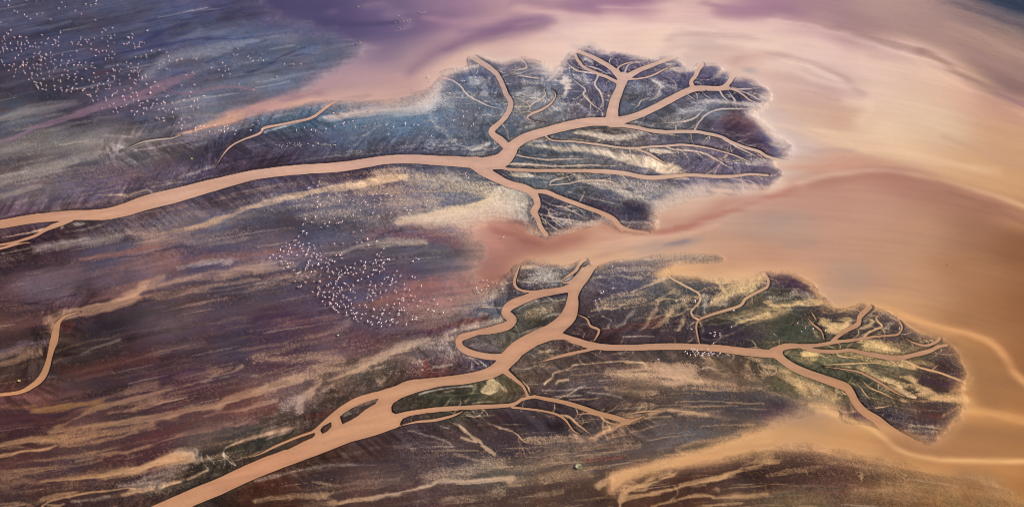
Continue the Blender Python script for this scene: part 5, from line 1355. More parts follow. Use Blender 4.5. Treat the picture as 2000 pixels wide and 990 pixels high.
def grid_mesh(name, x, y, z, colr, keep, mat, chop=None, ring=True):
    """regular sheet with the cells flagged in keep; a ring carries its rim on towards the horizon"""
    ny, nx = x.shape
    jj, ii = np.nonzero(keep)
    a = jj*nx+ii
    quads = np.stack([a, a+nx, a+nx+1, a+1], 1)
    vx = np.stack([x.ravel(), y.ravel(), z.ravel()], 1)
    c = colr.reshape(-1, 3)
    ch = None if chop is None else chop.ravel()
    if ring:
        rim = []
        for i in range(nx-1):
            rim.append((0, i, 0, i+1)); rim.append((ny-1, i+1, ny-1, i))
        for j in range(ny-1):
            rim.append((j, nx-1, j+1, nx-1)); rim.append((j+1, 0, j, 0))
        far = {}; nv = []; nc = []; nch = []; q = []
        cx, cy = 0.0, 360.0
        soft_c = blur(blur(colr.astype(np.float32), 26), 26).reshape(-1, 3)
        def out(j, i, lev):
            k = j*nx+i
            if lev == 0: return k
            if (k, lev) not in far:
                far[k, lev] = len(vx)+len(nv)
                dx, dy = vx[k, 0]-cx, vx[k, 1]-cy; r = math.hypot(dx, dy)
                s = (r+8.0)/r if lev == 1 else (r+60.0)/r if lev == 2 else 9000.0/r
                cc = c[k]*0.35+soft_c[k]*0.65 if lev == 1 else soft_c[k]
                nv.append((cx+dx*s, cy+dy*s, vx[k, 2])); nc.append(cc); nch.append(0 if ch is None else ch[k])
            return far[k, lev]
        kk = keep
        for (j0, i0, j1, i1) in rim:
            cj = min(j0, j1, ny-2); ci = min(i0, i1, nx-2)
            if kk[cj, ci]:
                for lev in range(3): q.append((out(j0, i0, lev), out(j1, i1, lev), out(j1, i1, lev+1), out(j0, i0, lev+1)))
        if nv:
            vx = np.vstack([vx, np.array(nv, np.float32)]); c = np.vstack([c, np.array(nc, np.float32)])
            if ch is not None: ch = np.concatenate([ch, np.array(nch, np.float32)])
            quads = np.vstack([quads, np.array(q)])
    used = np.zeros(len(vx), bool); used[quads.ravel()] = True
    remap = np.cumsum(used)-1
    vx = vx[used]; c = c[used]; quads = remap[quads]
    # make every quad face up
    p0, p1, p2 = vx[quads[0, 0]], vx[quads[0, 1]], vx[quads[0, 2]]
    me = bpy.data.meshes.new(name)
    me.vertices.add(len(vx)); me.vertices.foreach_set('co', vx.astype(np.float32).ravel())
    me.loops.add(quads.size); me.loops.foreach_set('vertex_index', quads.astype(np.int32).ravel())
    me.polygons.add(len(quads)); me.polygons.foreach_set('loop_start', np.arange(0, quads.size, 4, dtype=np.int32))
    me.polygons.foreach_set('use_smooth', np.ones(len(quads), bool))
    me.update(calc_edges=True)
    at = me.attributes.new('tone', 'FLOAT_COLOR', 'POINT')
    at.data.foreach_set('color', np.c_[c, np.ones(len(c), np.float32)].astype(np.float32).ravel())
    if ch is not None:
        at = me.attributes.new('chop', 'FLOAT', 'POINT'); at.data.foreach_set('value', ch[used].astype(np.float32))
    me.materials.append(mat)
    o = bpy.data.objects.new(name, me); C.objects.link(o)
    return o

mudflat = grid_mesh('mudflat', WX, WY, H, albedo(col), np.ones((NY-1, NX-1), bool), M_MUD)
mudflat['kind'] = 'structure'; mudflat['label'] = 'dark tidal mudflat dusted with pale silt and stubble, cut by the river deltas'

# water, a level sheet at z = 0 kept only where it lies above the mud
S2 = 2
wx, wy = WX[::S2, ::S2], WY[::S2, ::S2]
hm = H[::S2, ::S2]
low = (H < 0.015)
lowc = low[::S2, ::S2].copy()
for dj in (0, 1):
    for di in (0, 1):
        t = low[dj::S2, di::S2]; lowc[:t.shape[0], :t.shape[1]] |= t
d = lowc.copy()
for _ in range(2):
    e = d.copy(); e[1:] |= d[:-1]; e[:-1] |= d[1:]; e[:, 1:] |= d[:, :-1]; e[:, :-1] |= d[:, 1:]; d = e
keepw = d[:-1, :-1] | d[1:, 1:]
chop = (0.02+0.10*sm(0, 260, (GX-1500)-(GY*2.2)+90)+0.55*sm(-40, 200, (GX-1720)-(GY*2.4)) + 0.05*sm(1500, 2000, GX))*sm(0.5, 1, la)
chop2 = chop[::S2, ::S2]
wz = np.zeros_like(wx)
wc = albedo(wcol[::S2, ::S2], 0.016)
la2 = la[::S2, ::S2][:-1, :-1]; id2 = RID[::S2, ::S2][:-1, :-1]
islake = la2 > 0.55
for nm, mask, lab in (('lake', keepw & islake, 'shallow lake of silty tan and purple water with curling plumes'),
                      ('river', keepw & ~islake & (id2 == 0), 'upper silty river branching into a fan-shaped delta'),
                      ('river', keepw & ~islake & (id2 == 1), 'lower silty river that braids and splits around mud islands'),
                      ('stream', keepw & ~islake & (id2 == 2), 'short curved silty stream at the left edge')):
    if mask.any():
        o = grid_mesh(nm, wx, wy, wz, wc, mask, M_LAKE, chop2)
        o['kind'] = 'structure'; o['label'] = lab

# ----------------------------------------------------------------- birds
# cluster: x0 y0 scale label | group | dots
BIRDS = """
0 0 4.95 # white flamingo standing among the big scattered flock on grey blue mud, upper left # flamingos of the upper left flock # 46,8 92,8 83,57 136,103 168,121 237,145 259,163 296,188 259,6 350,8 413,3 599,26 632,71 568,82 731,107 742,3 362,143 412,132 486,188 9,218 104,296 63,316 82,336 41,355 46,382 21,402 143,367 188,361 204,361 252,367 261,399 275,419 173,411 170,430 208,421 207,440 242,431 103,427 45,428 57,455 68,480 28,467 34,482 33,498 3,510 118,490 158,471 197,470 205,500 247,474 289,455 313,452 345,459 375,458 343,423 401,415 407,344 442,427 469,376 510,438 525,387 538,402 564,404 537,421 567,443 570,364 583,305 586,324 690,407 699,422 178,536 149,568 330,519 324,554 389,501 372,521 445,523 447,535 392,545 409,550 429,563 434,571 398,582 378,577 396,588 491,513 508,539 489,560 529,584 494,600 516,619 14,588 22,598 40,630 88,628 136,622 121,644 84,688 152,679 148,703 134,745 223,598 224,612 218,628 228,642 196,647 257,575 263,609 254,635 289,664 318,626 328,655 357,626 389,629 362,676 389,673 397,718 361,733 232,686 245,716 308,711 308,724 308,753 279,772 333,798 354,803 353,830 364,847 370,857 390,805 398,819 408,861 447,829 446,874 418,765 478,739 476,692 456,657 438,620 531,665 544,651 517,691 518,768 529,832 530,872 602,532 597,592 586,635 562,781 586,779 587,793 589,857 601,877 624,681 652,688 643,639 651,614 667,590 681,542 596,730 605,733 651,728 668,742 658,763 658,839 647,869 637,887 701,846 697,861 690,891
140 0 4.95 # white flamingo standing among the big scattered flock on grey blue mud, upper left # flamingos of the upper left flock # 238,16 138,42 185,52 229,40 93,137 227,195 307,278 326,294 295,316 397,277 90,363 86,384 65,405 56,428 90,438 133,385 165,387 149,406 186,431 215,367 222,380 292,374 351,353 376,344 376,373 416,340 344,400 353,447 408,420 51,500 191,480 235,488 268,508 298,494 335,495 394,503 414,527 355,535 232,540 329,563 327,575 360,564 387,562 583,334 543,363 554,370 588,373 507,432 536,430 554,415 597,421 612,452 608,470 633,460 651,458 652,432 660,411 678,406 679,417 702,416 735,298 619,554 670,546 719,526 720,547 770,493 9,583 25,630 64,634 91,631 76,609 136,609 137,671 202,611 188,645 222,660 442,632 531,600 545,649 571,619 645,624 638,657 50,692 34,716 41,749 25,774 102,766 47,812 51,861 168,775 208,793 230,751 213,710 257,745 342,709 396,667 405,680 420,684 475,673 459,693 389,731 411,737 414,748 413,766 357,763 350,784 459,777 468,812 309,812 266,804 249,829 247,857 198,852 239,888 357,827 373,832 362,861 329,861 125,862 106,878 553,731 563,760 578,690 606,685 596,701 642,704 658,697 647,738 652,770 682,747 685,762 711,727 721,745 612,774 606,808 621,811 722,816 572,858 585,898 621,896 507,872 444,887 428,904 407,907 394,918 391,930 157,924 177,916 186,937 242,930 206,974 253,968 327,942 332,971 495,930 491,937 508,966 572,940 634,924 648,975 731,979 763,847 759,893 763,903
0 0 3 # white flamingo feeding on the streaked mud around the pinkish rill, left # flamingos around the pinkish rill # 862,180 886,298 936,292 976,310 988,331 855,330 1150,343 1066,347 1041,350 1030,357 992,357 957,370 933,380 931,405 974,405 992,408 1032,352 1089,440 1127,425 1137,435 1138,498 1065,503 1117,540 1112,565 1190,564 1201,564 1286,562 1402,496 1240,400 1283,410 1303,368 1321,387 1340,408 1347,436 1319,418 1305,445 1393,287 1367,320 1388,326 1453,333 1467,343 1483,357 1487,528 907,482 882,514 880,545 927,507 856,494 780,583 805,562 768,570 763,521 800,545 853,447 720,565 728,583 666,609 640,619 600,637 665,657 690,660 710,628 727,625 741,617 682,637 812,592 822,609 835,604 863,594 843,636 856,634 858,642 772,652 788,675 803,658 839,664 819,622 887,632 893,620 897,607 919,585 920,610 947,610 960,600 967,606 974,566 983,562 930,645 955,640 968,653 989,650 1009,603 1012,660 1030,637 1044,640 1030,647 1062,638 1078,588 1119,628 1139,597 1158,588 1160,622 1160,634 1133,643 919,692 932,698 955,692 962,712 1014,685 1062,698 1047,721 1079,719 1067,733 1063,757 1023,736 1107,692 1147,752 1145,765 1174,743 1192,743 1178,758 1259,738 1229,773 1310,730 1316,747 1330,740 1313,760 1283,766 1296,767 1316,776 1363,750 1382,767 1377,784 1335,758 1468,763 1480,730
500 0 3 # white flamingo in the shallow water film north of the upper river # flamingos north of the upper river # 37,320 28,342 14,353 44,357 168,378 204,378 219,378 261,377 123,449 1012,446 1021,470 925,518 1137,548 1207,473 1220,475 1249,470 1285,455 1411,611 1307,636 1208,650 1214,658 1238,650 1231,655 1215,682 1288,673 1300,695 1340,678 1160,707 1140,697 1217,726 1261,740 1274,728 1029,708 1062,747 1027,799 996,781 672,647 674,660 602,677 580,644 491,663 453,663 402,690 40,698 12,712 18,722 38,756 285,749 238,765 325,763 350,766 410,759 463,742 511,729 516,723 541,718 568,711 583,748 636,742 645,740 661,736 695,727 766,734 777,790 806,748 875,720 875,729 926,731 952,734
1000 0 3 # small white flamingo on the mud lobe between the upper delta channels # flamingos on the upper delta lobes # 23,678 101,653 196,597 215,589 250,635 330,642 326,680 301,701 358,582 405,585 387,611
500 330 3 # white flamingo on the silty ground just south of the upper river # flamingos south of the upper river # 333,80 372,72 361,101 288,133 308,115 328,152 281,181 363,165 361,193 366,208 376,212 359,226 423,160 467,140 454,181 498,177 489,190 530,153 568,190 617,160 632,187 618,203 604,213 641,197 655,211 611,242 570,271 683,154 707,146 726,168 733,180 730,196 722,210 697,220 693,180 756,148 766,148 742,105 794,160 824,162 844,182 807,191 776,226 790,262 720,280 685,258 871,230 884,240 896,255 901,267 907,240 1002,190 990,210 996,213 1014,216 1049,216 350,283 326,312 288,292 277,323 404,322 380,340 430,314 458,290 420,338 471,319 484,319 496,315 506,308 615,363 570,370 278,365 297,378 249,397 1227,30 1231,42 1245,52 1337,87 1358,85 653,412 617,429 590,432 707,423 660,446 510,436 458,439
500 450 4.95 # white flamingo in the dense flock on the dark mud in the centre # flamingos of the central flock # 459,8 490,30 411,59 940,17 367,99 382,97 292,122 321,140 412,123 377,143 291,159 253,160 331,176 237,192 269,203 315,204 342,215 309,233 426,156 456,135 444,178 454,204 397,240 512,124 558,145 514,162 567,179 507,188 502,205 492,228 486,238 625,151 757,128 841,125 974,120 165,238 137,265 199,269 231,252 251,259 245,302 280,297 257,323 355,304 330,317 305,321 312,348 270,370 300,352 364,379 386,413 405,414 420,405 440,437 483,437 501,453 382,491 479,500 558,496 412,544 435,545 560,225 532,247 540,258 589,234 597,241 621,222 624,254 583,262 603,285 632,287 679,267 523,293 507,305 507,318 603,321 600,335 502,343 488,357 477,371 545,340 632,367 534,399 565,393 576,393 625,427 619,488 619,498 685,352 708,330 675,312 697,312 713,286 740,294 761,301 778,240 816,242 827,219 829,270 686,397 696,397 699,372 737,398 751,406 778,370 825,386 863,347 883,382 916,360 948,367 957,321 802,406 800,426 826,430 811,455 793,471 857,411 892,412 918,398 968,409 940,426 708,447 723,510 703,523 685,537 773,493 772,517 746,559 795,549 829,556 830,576 808,580 807,591 853,511 867,517 890,537 937,522 939,536 913,573 937,594 956,605 983,487 597,553 618,570 604,597 599,618 547,594 643,625 655,600 668,644 642,688 668,718 709,595 710,644 748,613 748,629 782,608 775,638 743,663 741,675 709,695 719,712 727,707 770,706 787,719 807,732 822,687 839,625 843,645 873,652 847,711 866,740 890,730 897,676 916,672 922,703 957,652 745,738 748,747 757,762 773,772 797,787 873,791 875,818 921,768 938,748 928,799 948,806 968,803 978,788 945,850 961,835 970,858 982,874
680 450 4.95 # white flamingo in the dense flock on the dark mud in the centre # flamingos of the central flock # 188,87 128,113 276,104 199,143 343,177 316,218 279,234 299,248 333,257 265,286 319,289 270,313 243,320 384,282 398,278 345,310 337,320 305,339 328,350 347,377 326,391 307,401 276,382 260,387 244,385 168,312 153,340 164,341 163,368 124,297 147,407 115,380 128,471 93,488 195,450 233,431 219,490 210,529 262,535 266,557 203,570 234,575 240,604 256,606 191,623 218,638 266,630 236,675 186,653 313,584 310,604 366,581 324,648 376,640 316,536 327,516 350,470 369,454 385,455 405,530 419,513 421,492 428,472 458,502 441,430 470,397 506,440 655,267 677,279 620,297 632,297 621,446 645,457 543,525 708,536 545,573 593,575 449,580 465,595 536,623 604,631 648,640 482,662 529,657 511,670 536,678 622,674 697,685 498,703 445,711 579,718 538,743 376,723 434,741 829,671 779,693 860,718 668,732 770,764 812,766 827,783 920,792 166,717 178,740 108,720 245,758 253,767 310,765 328,747 347,770 513,757 515,768 541,772 493,770 334,802 326,815 399,797 486,804 488,818 571,801 170,801 134,810 125,850 237,831 277,847 311,857 187,868 189,881 218,888 232,907 296,891 321,899 323,930 364,886 402,873 420,867 429,855 426,885 402,916 466,895 480,884 621,825 622,861 645,859 658,858 660,837 565,907
500 330 3 # white flamingo at the edge of the pink shallows # flamingos by the pink shallows # 1330,650 1351,650 1386,662 1407,665 1361,680 1349,703 1322,711 1292,699 1294,712 1300,725 1142,765 1042,767 1443,703
1320 660 19.8 # white flamingo in the tight group below the lower river channel # flamingos in the tight group by the lower river # 357,521 437,595 592,400 655,372 645,460 655,520 562,648 728,437 720,605 765,683 825,500 877,543 848,622 980,443 1033,595 1040,655 980,685 1106,546 1228,405 1262,590 1285,650 1350,565 1395,635 1455,600 1612,685 1698,610
1000 330 3 # white flamingo on the dark delta ground above the lower river # flamingos above the lower river # 590,573 657,580 520,718 521,728 535,722 590,702 487,773 510,762 960,775 1008,768 1005,777 1072,772 1075,780 1085,760 1163,783 1297,829 1051,940 1286,925 1160,962 1186,958 1190,970 1217,965 1217,976 1185,980
1500 330 3 # white flamingo on the stubbly mud of the lower right delta # flamingos on the lower right delta # 172,905 218,932 263,938 195,953 346,920 335,947 626,932 771,930
"""
LONERS = """
983,461.7 flamingo wading alone in the red brown shallows, centre
1158,513 flamingo standing alone where the lower river meets the lake
1393.5,669.5 lone white flamingo on the mud just above the lower river channel
1285,701.5 lone white flamingo on the mud left of the tight group
"""

def mat_plain(name, rgb, rough=0.8):
    m = bpy.data.materials.new(name); m.use_nodes = True
    n = m.node_tree.nodes; l = m.node_tree.links; b = n['Principled BSDF']
    tc = n.new('ShaderNodeTexCoord'); no = n.new('ShaderNodeTexNoise'); no.inputs['Scale'].default_value = 6
    l.new(tc.outputs['Object'], no.inputs['Vector'])
    cr = n.new('ShaderNodeMix'); cr.data_type = 'RGBA'
    cr.inputs['A'].default_value = (*[c*0.85 for c in rgb], 1); cr.inputs['B'].default_value = (*[min(1, c*1.1) for c in rgb], 1)
    l.new(no.outputs['Fac'], cr.inputs['Factor']); l.new(cr.outputs['Result'], b.inputs['Base Color'])
    b.inputs['Roughness'].default_value = rough; b.inputs['Specular IOR Level'].default_value = 0.2
    return m
M_FEATHER = mat_plain('white_feather', (0.80, 0.72, 0.70))
M_DUN = mat_plain('dun_feather', (0.50, 0.42, 0.40))
M_PINK = mat_plain('pink_feather', (0.80, 0.34, 0.30))
M_LEG = mat_plain('pink_leg', (0.72, 0.25, 0.22))
M_BILL = mat_plain('dark_bill', (0.05, 0.04, 0.04))
M_GREYB = mat_plain('grey_feather', (0.42, 0.38, 0.38))
M_DARKB = mat_plain('dark_feather', (0.03, 0.028, 0.035))
M_TUFT = mat_plain('pale_tuft', (0.55, 0.50, 0.30))
M_WOOD = mat_plain('wet_wood', (0.05, 0.035, 0.03))

def loft(bm, prof, mi, n=6):
    """closed tube through (x, z, ry, rz) sections along x..., each a ring"""
    rings = []
    P = [Vector((p[0], p[1], p[2])) for p in prof]
    for k, p in enumerate(prof):
        d = (P[min(k+1, len(P)-1)]-P[max(k-1, 0)]).normalized()
        side = Vector((0, 1, 0)) if abs(d.y) < 0.9 else Vector((1, 0, 0))
        up = d.cross(side).normalized(); side = up.cross(d).normalized()
        rings.append([bm.verts.new(P[k]+side*(p[3]*math.cos(2*math.pi*i/n))+up*(p[4]*math.sin(2*math.pi*i/n))) for i in range(n)])
    for a, b in zip(rings, rings[1:]):
        for i in range(n):
            f = bm.faces.new((a[i], a[(i+1) % n], b[(i+1) % n], b[i])); f.material_index = mi; f.smooth = True
    for r, rev in ((rings[0], True), (rings[-1], False)):
        f = bm.faces.new(r[::-1] if rev else r); f.material_index = mi
def flamingo_mesh(kind):
    """standing flamingo about 1.3 m tall, body along +x, feet at the origin"""
    bm = bmesh.new()
    loft(bm, [(-0.40, 0, 0.80, .02, .015), (-0.28, 0, 0.86, .09, .07), (-0.10, 0, 0.92, .145, .14), (0.10, 0, 0.95, .15, .155), (0.24, 0, 0.98, .10, .11), (0.32, 0, 1.03, .045, .05)], 0, 8)
    for s in (-1, 1):                                   # folded wing, rose coverts
        loft(bm, [(-0.44, s*0.05, 0.82, .01, .03), (-0.2, s*0.13, 0.92, .025, .08), (0.05, s*0.155, 0.96, .02, .07), (0.16, s*0.13, 0.98, .01, .02)], 1, 4)
    if kind == 'up':
        nk = [(0.30, 0, 1.02), (0.42, 0, 1.12), (0.42, 0, 1.30), (0.34, 0, 1.42), (0.40, 0, 1.52), (0.50, 0, 1.52)]
    elif kind == 'down':
        nk = [(0.30, 0, 1.02), (0.44, 0, 1.02), (0.54, 0, 0.80), (0.52, 0, 0.48), (0.54, 0, 0.22), (0.46, 0, 0.12)]
    else:
        nk = [(0.30, 0, 1.02), (0.38, 0, 1.16), (0.28, 0.02, 1.22), (0.12, 0.03, 1.16), (0.02, 0.03, 1.12), (-0.06, 0.03, 1.08)]
    loft(bm, [(*q, r, r) for q, r in zip(nk, (.05, .038, .03, .028, .045, .03))], 0, 6)
    a, b = Vector(nk[-2]), Vector(nk[-1]); d = (b-a).normalized()
    loft(bm, [(*b, .026, .028), (*(b+d*0.07+Vector((0, 0, -0.02))), .02, .022), (*(b+d*0.10+Vector((0, 0, -0.08))), .008, .01)], 3, 5)
    for s in (-1, 1):
        loft(bm, [(0.0, s*0.05, 0.86, .022, .022), (-0.03, s*0.05, 0.45, .016, .016), (0.0, s*0.05, 0.03, .013, .013), (0.10, s*0.05, 0.0, .035, .01)], 2, 4)
    me = bpy.data.meshes.new('flamingo'); bm.to_mesh(me); bm.free()
    for m in (M_FEATHER, M_PINK, M_LEG, M_BILL): me.materials.append(m)
    return me
def resting_mesh(dark=False):
    """heavy waterbird sitting or standing low: body, folded wings, neck, long bill"""
    bm = bmesh.new()
    loft(bm, [(-0.55, 0, 0.20, .03, .02), (-0.35, 0, 0.26, .16, .12), (0, 0, 0.30, .22, .19), (0.28, 0, 0.30, .16, .15), (0.42, 0, 0.34, .07, .08)], 0, 8)
    for s in (-1, 1):
        loft(bm, [(-0.55, s*0.08, 0.24, .02, .04), (-0.2, s*0.20, 0.32, .04, .10), (0.15, s*0.20, 0.34, .02, .08)], 1, 4)
    loft(bm, [(0.38, 0, 0.34, .06, .06), (0.46, 0, 0.50, .045, .045), (0.40, 0, 0.66, .04, .04), (0.46, 0, 0.74, .055, .055), (0.54, 0, 0.73, .03, .03)], 0, 6)
    loft(bm, [(0.52, 0, 0.73, .028, .025), (0.68, 0, 0.66, .022, .018), (0.82, 0, 0.58, .01, .01)], 2, 5)
    for s in (-1, 1): loft(bm, [(0.0, s*0.08, 0.16, .03, .03), (0.0, s*0.08, 0.02, .02, .02), (0.1, s*0.08, 0.0, .06, .01)], 2, 4)
    me = bpy.data.meshes.new('waterbird'); bm.to_mesh(me); bm.free()
    for m in ((M_DARKB, M_DARKB, M_BILL) if dark else (M_DUN, M_DARKB, M_BILL)): me.materials.append(m)
    return me
def height_at(wx_, wy_):
    # project back to image pixels
    d = Vector((wx_, wy_, -ALT))
    c, s_ = math.cos(PITCH), math.sin(PITCH)
    fz = wy_*c+ALT*s_; fy = wy_*s_-ALT*c
    x = 1000+F*wx_/fz; y = 495-F*fy/fz
    i = int((x-X0)/STEP); j = int((y-Y0)/STEP)
    if 0 <= i < NX-1 and 0 <= j < NY-1: return max(-0.12, float(H[j:j+2, i:i+2].mean()))
    return 0.0
def spot(x, y, h):
    """foot of something whose middle, h metres up, is seen at image pixel (x, y)"""
    X, Y = ground(x, y); k = (ALT-h)/ALT
    return float(X)*k, float(Y)*k
rnd = random.Random(5)
FM = {k: flamingo_mesh(k) for k in ('up', 'down', 'curl')}
birds = []
for ln in BIRDS.strip().splitlines():
    head, lab, grp, dots = [t.strip() for t in (ln.split('#')[0], *ln.split('#')[1:])]
    ox, oy, sc = [float(k) for k in head.split()]
    for t in dots.split():
        a, b = t.split(',')
        X, Y = spot(ox+float(a)/sc, oy+float(b)/sc, 0.95*1.12)
        px_, py_ = ox+float(a)/sc, oy+float(b)/sc
        l2, g2 = lab, grp
        if 'central flock' in grp:
            row = 'top' if py_ < 492 else 'upper middle' if py_ < 530 else 'lower middle' if py_ < 575 else 'bottom'
            colm = 'left end' if px_ < 585 else 'left part' if px_ < 640 else 'middle' if px_ < 700 else 'right part' if px_ < 760 else 'right end'
            l2 = 'white flamingo in the central flock on dark mud, %s row, %s' % (row, colm); g2 = 'central flock of flamingos, %s row, %s' % (row, colm)
        elif 'tight group' in grp:
            colm = 'left' if px_ < 1350 else 'middle' if px_ < 1378 else 'right'
            l2 = 'white flamingo at the %s of the tight group below the lower river channel' % colm; g2 = '%s of the tight group by the lower river' % colm
        elif 'above the lower river' in grp:
            if px_ < 1210: l2 = 'white flamingo near the river mouth, right of the lower river on dark ground'; g2 = 'flamingos right of the lower river mouth'
            elif py_ < 620: l2 = 'white flamingo among pale stubble beside the thin winding creek'; g2 = 'flamingos by the thin winding creek'
            else: l2 = 'white flamingo in the small bunch just above the lower channel'; g2 = 'flamingos bunched above the lower channel'
        elif 'south of the upper river' in grp:
            if px_ < 645: l2 = 'white flamingo near the long pale streak below the upper river'; g2 = 'flamingos by the long pale streak'
            elif px_ > 880: l2 = 'white flamingo close under the fork of the upper river'; g2 = 'flamingos under the upper fork'
            else: l2 = 'white flamingo on silty stubble between the pale streak and the central flock'; g2 = 'flamingos on the silty stubble'
        elif 'pink shallows' in grp:
            if py_ < 570: l2 = 'white flamingo standing in the pink shallows, right side'; g2 = 'flamingos standing in the pink shallows'
            else: l2 = 'white flamingo on the sandy rim of the pink shallows'; g2 = 'flamingos on the sandy rim'
        birds.append((math.hypot(X, Y, ALT), X, Y, l2, g2))
lone = []
for ln in LONERS.strip().splitlines():
    xy, lab = ln.split(' ', 1); x, y = [float(k) for k in xy.split(',')]
    X, Y = spot(x, y, 1.05); birds.append((0, X, Y, lab, 'flamingos standing alone'))
birds.sort(key=lambda b: b[0])
fverts, ffaces, fmat = [], [], []
for k, (dist, X, Y, lab, grp) in enumerate(birds):
    kind = rnd.choice(('down', 'down', 'up', 'curl')); rz = rnd.choice((rnd.gauss(0.3, 0.9), rnd.uniform(0, 6.28))); sc = rnd.uniform(0.85, 1.08)
    z = height_at(X, Y)-0.02
    if k < 300:
        o = bpy.data.objects.new('flamingo', FM[kind]); C.objects.link(o)
        o.location = (X, Y, z); o.rotation_euler = (0, 0, rz); o.scale = (sc, sc, sc)
        o['label'] = lab; o['category'] = 'flamingo'; o['group'] = grp
    else:
        me = FM[kind]; n0 = len(fverts); ca, sa = math.cos(rz)*sc, math.sin(rz)*sc
        for v in me.vertices: fverts.append((X+v.co.x*ca-v.co.y*sa, Y+v.co.x*sa+v.co.y*ca, z+v.co.z*sc))
        for p in me.polygons: ffaces.append([n0+i for i in p.vertices]); fmat.append(p.material_index)
me = bpy.data.meshes.new('flamingo_flock'); me.from_pydata(fverts, [], ffaces)
me.polygons.foreach_set('material_index', fmat)
for m in (M_FEATHER, M_PINK, M_LEG, M_BILL): me.materials.append(m)
o = bpy.data.objects.new('flamingo_flock', me); C.objects.link(o)
o['kind'] = 'stuff'; o['label'] = 'distant flock of small white flamingos spread over the grey blue mud, upper left'; o['category'] = 'flamingos'

RB = resting_mesh(); RD = resting_mesh(True)
def put(me, x, y, h, lab, cat, grp=None, sc=1.0, rz=None):
    X, Y = spot(x, y, h)
    o = bpy.data.objects.new(me.name.split('.')[0], me); C.objects.link(o)
    o.location = (X, Y, height_at(X, Y)); o.scale = (sc, sc, sc); o.rotation_euler = (0, 0, rnd.uniform(0, 6.28) if rz is None else rz)
    o['label'] = lab; o['category'] = cat
    if grp: o['group'] = grp
    return o
for t in '140,285 210,292 240,280 320,285 285,337 450,240 512,225 438,312 605,265 640,235 685,290 735,240 790,215 830,258 790,292 745,282 810,340 1022,235 1155,300 1238,205 1275,238 1320,245 1305,205 1570,275 1635,287 1720,278 1775,270 1790,285'.split():
    a, b = [float(k) for k in t.split(',')]
    part_ = 'left half' if a < 600 else 'middle' if a < 1200 else 'right end'
    put(RB, 530+a/14.29, 265+b/14.29, 0.4, 'pale waterbird resting on dark mud above the upper river, %s of the long row' % part_, 'waterbird', 'waterbirds resting in the long row, %s' % part_, rnd.uniform(0.8, 1.0))
for grp, lab, dots in (('waterbirds bunched in the purple water', 'pale waterbird bunched in the purple water at top, beside the pink plume', '1365,235 1412,240 1465,240 1495,250 1385,250 1480,232'),
                  ('waterbirds along the small shoal', 'small waterbird lined up along the shoal in purple water', '912,435 1000,412 1070,412 1150,400 1203,385 1185,432 985,545 1005,552 1065,522 988,305'),
                  ('waterbirds by the first purple shoal', 'waterbird at the little shoal nearest the grey mud, top', '158,865 205,808 240,820 185,840'),
                  ('waterbirds in the far purple water', 'waterbird in the far purple water at the top edge', '170,125 215,122 200,140')):
    for t in dots.split():
        a, b = [float(k) for k in t.split(',')]
        put(RB, 680+a/9.9, b/9.9, 0.4, lab, 'waterbird', grp, 0.95)
put(RD, 1363.3, 180, 0.5, 'black waterbird at the channel edge, leftmost of the three dark birds', 'waterbird', 'dark waterbirds at the upper channel', 1.3, 0.4)
put(RD, 1369.5, 181.4, 0.4, 'black waterbird at the channel edge, middle of the three dark birds', 'waterbird', 'dark waterbirds at the upper channel', 1.3, 3.1)
put(RD, 1379.5, 178.3, 0.4, 'black waterbird at the channel edge, rightmost of the three dark birds', 'waterbird', 'dark waterbirds at the upper channel', 1.3, 2.2)

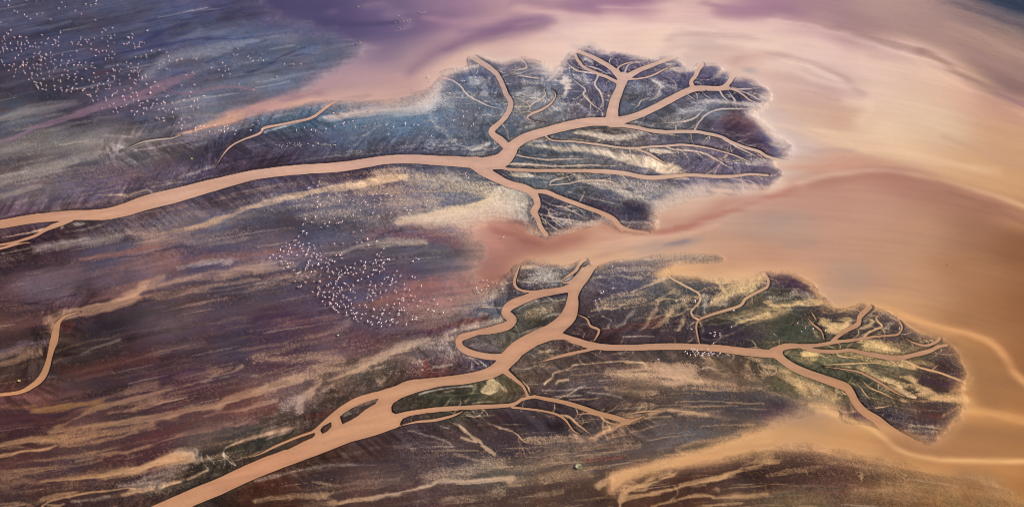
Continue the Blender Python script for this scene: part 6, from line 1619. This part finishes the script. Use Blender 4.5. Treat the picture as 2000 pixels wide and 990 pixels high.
def shrub_mesh(name, r, h, mats, n=170, seed=3):
    """low tussock: many narrow blades fanning from a short base"""
    q = random.Random(seed); bm = bmesh.new()
    for k in range(n):
        a = q.uniform(0, 6.28); rr = r*math.sqrt(q.random())*0.5; x, y = rr*math.cos(a), rr*math.sin(a)
        b = a+q.gauss(0, 0.5); l = h*q.uniform(0.5, 1.1); out = r*q.uniform(0.15, 0.7); w = q.uniform(0.03, 0.06)
        s_, c_ = math.sin(b)*w, math.cos(b)*w
        v = [bm.verts.new((x-s_, y+c_, 0)), bm.verts.new((x+s_, y-c_, 0)), bm.verts.new((x+math.cos(b)*out*.5+s_, y+math.sin(b)*out*.5-c_, l*.7)),
             bm.verts.new((x+math.cos(b)*out*.5-s_, y+math.sin(b)*out*.5+c_, l*.7)), bm.verts.new((x+math.cos(b)*out, y+math.sin(b)*out, l))]
        f = bm.faces.new(v[:4]); g = bm.faces.new((v[3], v[2], v[4])); f.material_index = g.material_index = k % len(mats)
    me = bpy.data.meshes.new(name); bm.to_mesh(me); bm.free()
    for m in mats: me.materials.append(m)
    return me
def log_mesh(L, seed):
    bm = bmesh.new(); q = random.Random(seed)
    loft(bm, [(-L/2+L*k/5, q.gauss(0, 0.06), 0.05+0.05*q.random(), 0.10*(1-0.12*k), 0.09*(1-0.12*k)) for k in range(6)], 0, 6)
    loft(bm, [(0.1*L, 0.02, 0.1, .04, .04), (0.22*L, 0.22, 0.24, .03, .03), (0.27*L, 0.4, 0.28, .012, .012)], 0, 5)
    me = bpy.data.meshes.new('driftwood'); bm.to_mesh(me); bm.free(); me.materials.append(M_WOOD)
    return me
M_YEL = mat_plain('yellow_flower', (0.80, 0.62, 0.08))
M_PALT = mat_plain('bleached_blade', (0.62, 0.58, 0.38))
put(shrub_mesh('shrub', 1.2, 0.8, (M_PALT, M_TUFT)), 1130, 912, 0.4, 'pale tussock standing alone on brown mud near the bottom edge', 'tussock')
put(shrub_mesh('shrub', 0.55, 0.5, (M_YEL, M_PALT), 90, 5), 38, 744, 0.3, 'tiny bright yellow tussock beside the left stream', 'tussock')
put(shrub_mesh('shrub', 0.55, 0.5, (M_YEL, M_PALT), 90, 6), 375, 311, 0.3, 'small yellow green tussock on grey mud above the upper river', 'tussock')
put(shrub_mesh('shrub', 0.8, 0.5, (M_DARKB, M_PALT), 90, 8), 663, 656, 0.2, 'small dark tussock below the central flock', 'tussock')
for x, y, L, lab in ((1620.5, 532.3, 1.1, 'dark driftwood floating in the tan lake left of centre, nearer the lower delta'), (1850, 517.3, 1.2, 'dark driftwood floating in the brown lake far right'),
                     (1871, 592.4, 0.7, 'tiny driftwood floating in the brown lake, lowest of the pieces'), (1651, 307, 0.7, 'tiny driftwood floating in the cream plume above the lake crest'),
                     (1489, 23, 0.8, 'dark driftwood floating in the mauve water at the top')):
    put(log_mesh(L, int(x)), x, y, 0.05, lab, 'driftwood', 'driftwood in the lake', 1.0, rnd.uniform(-0.3, 0.3))
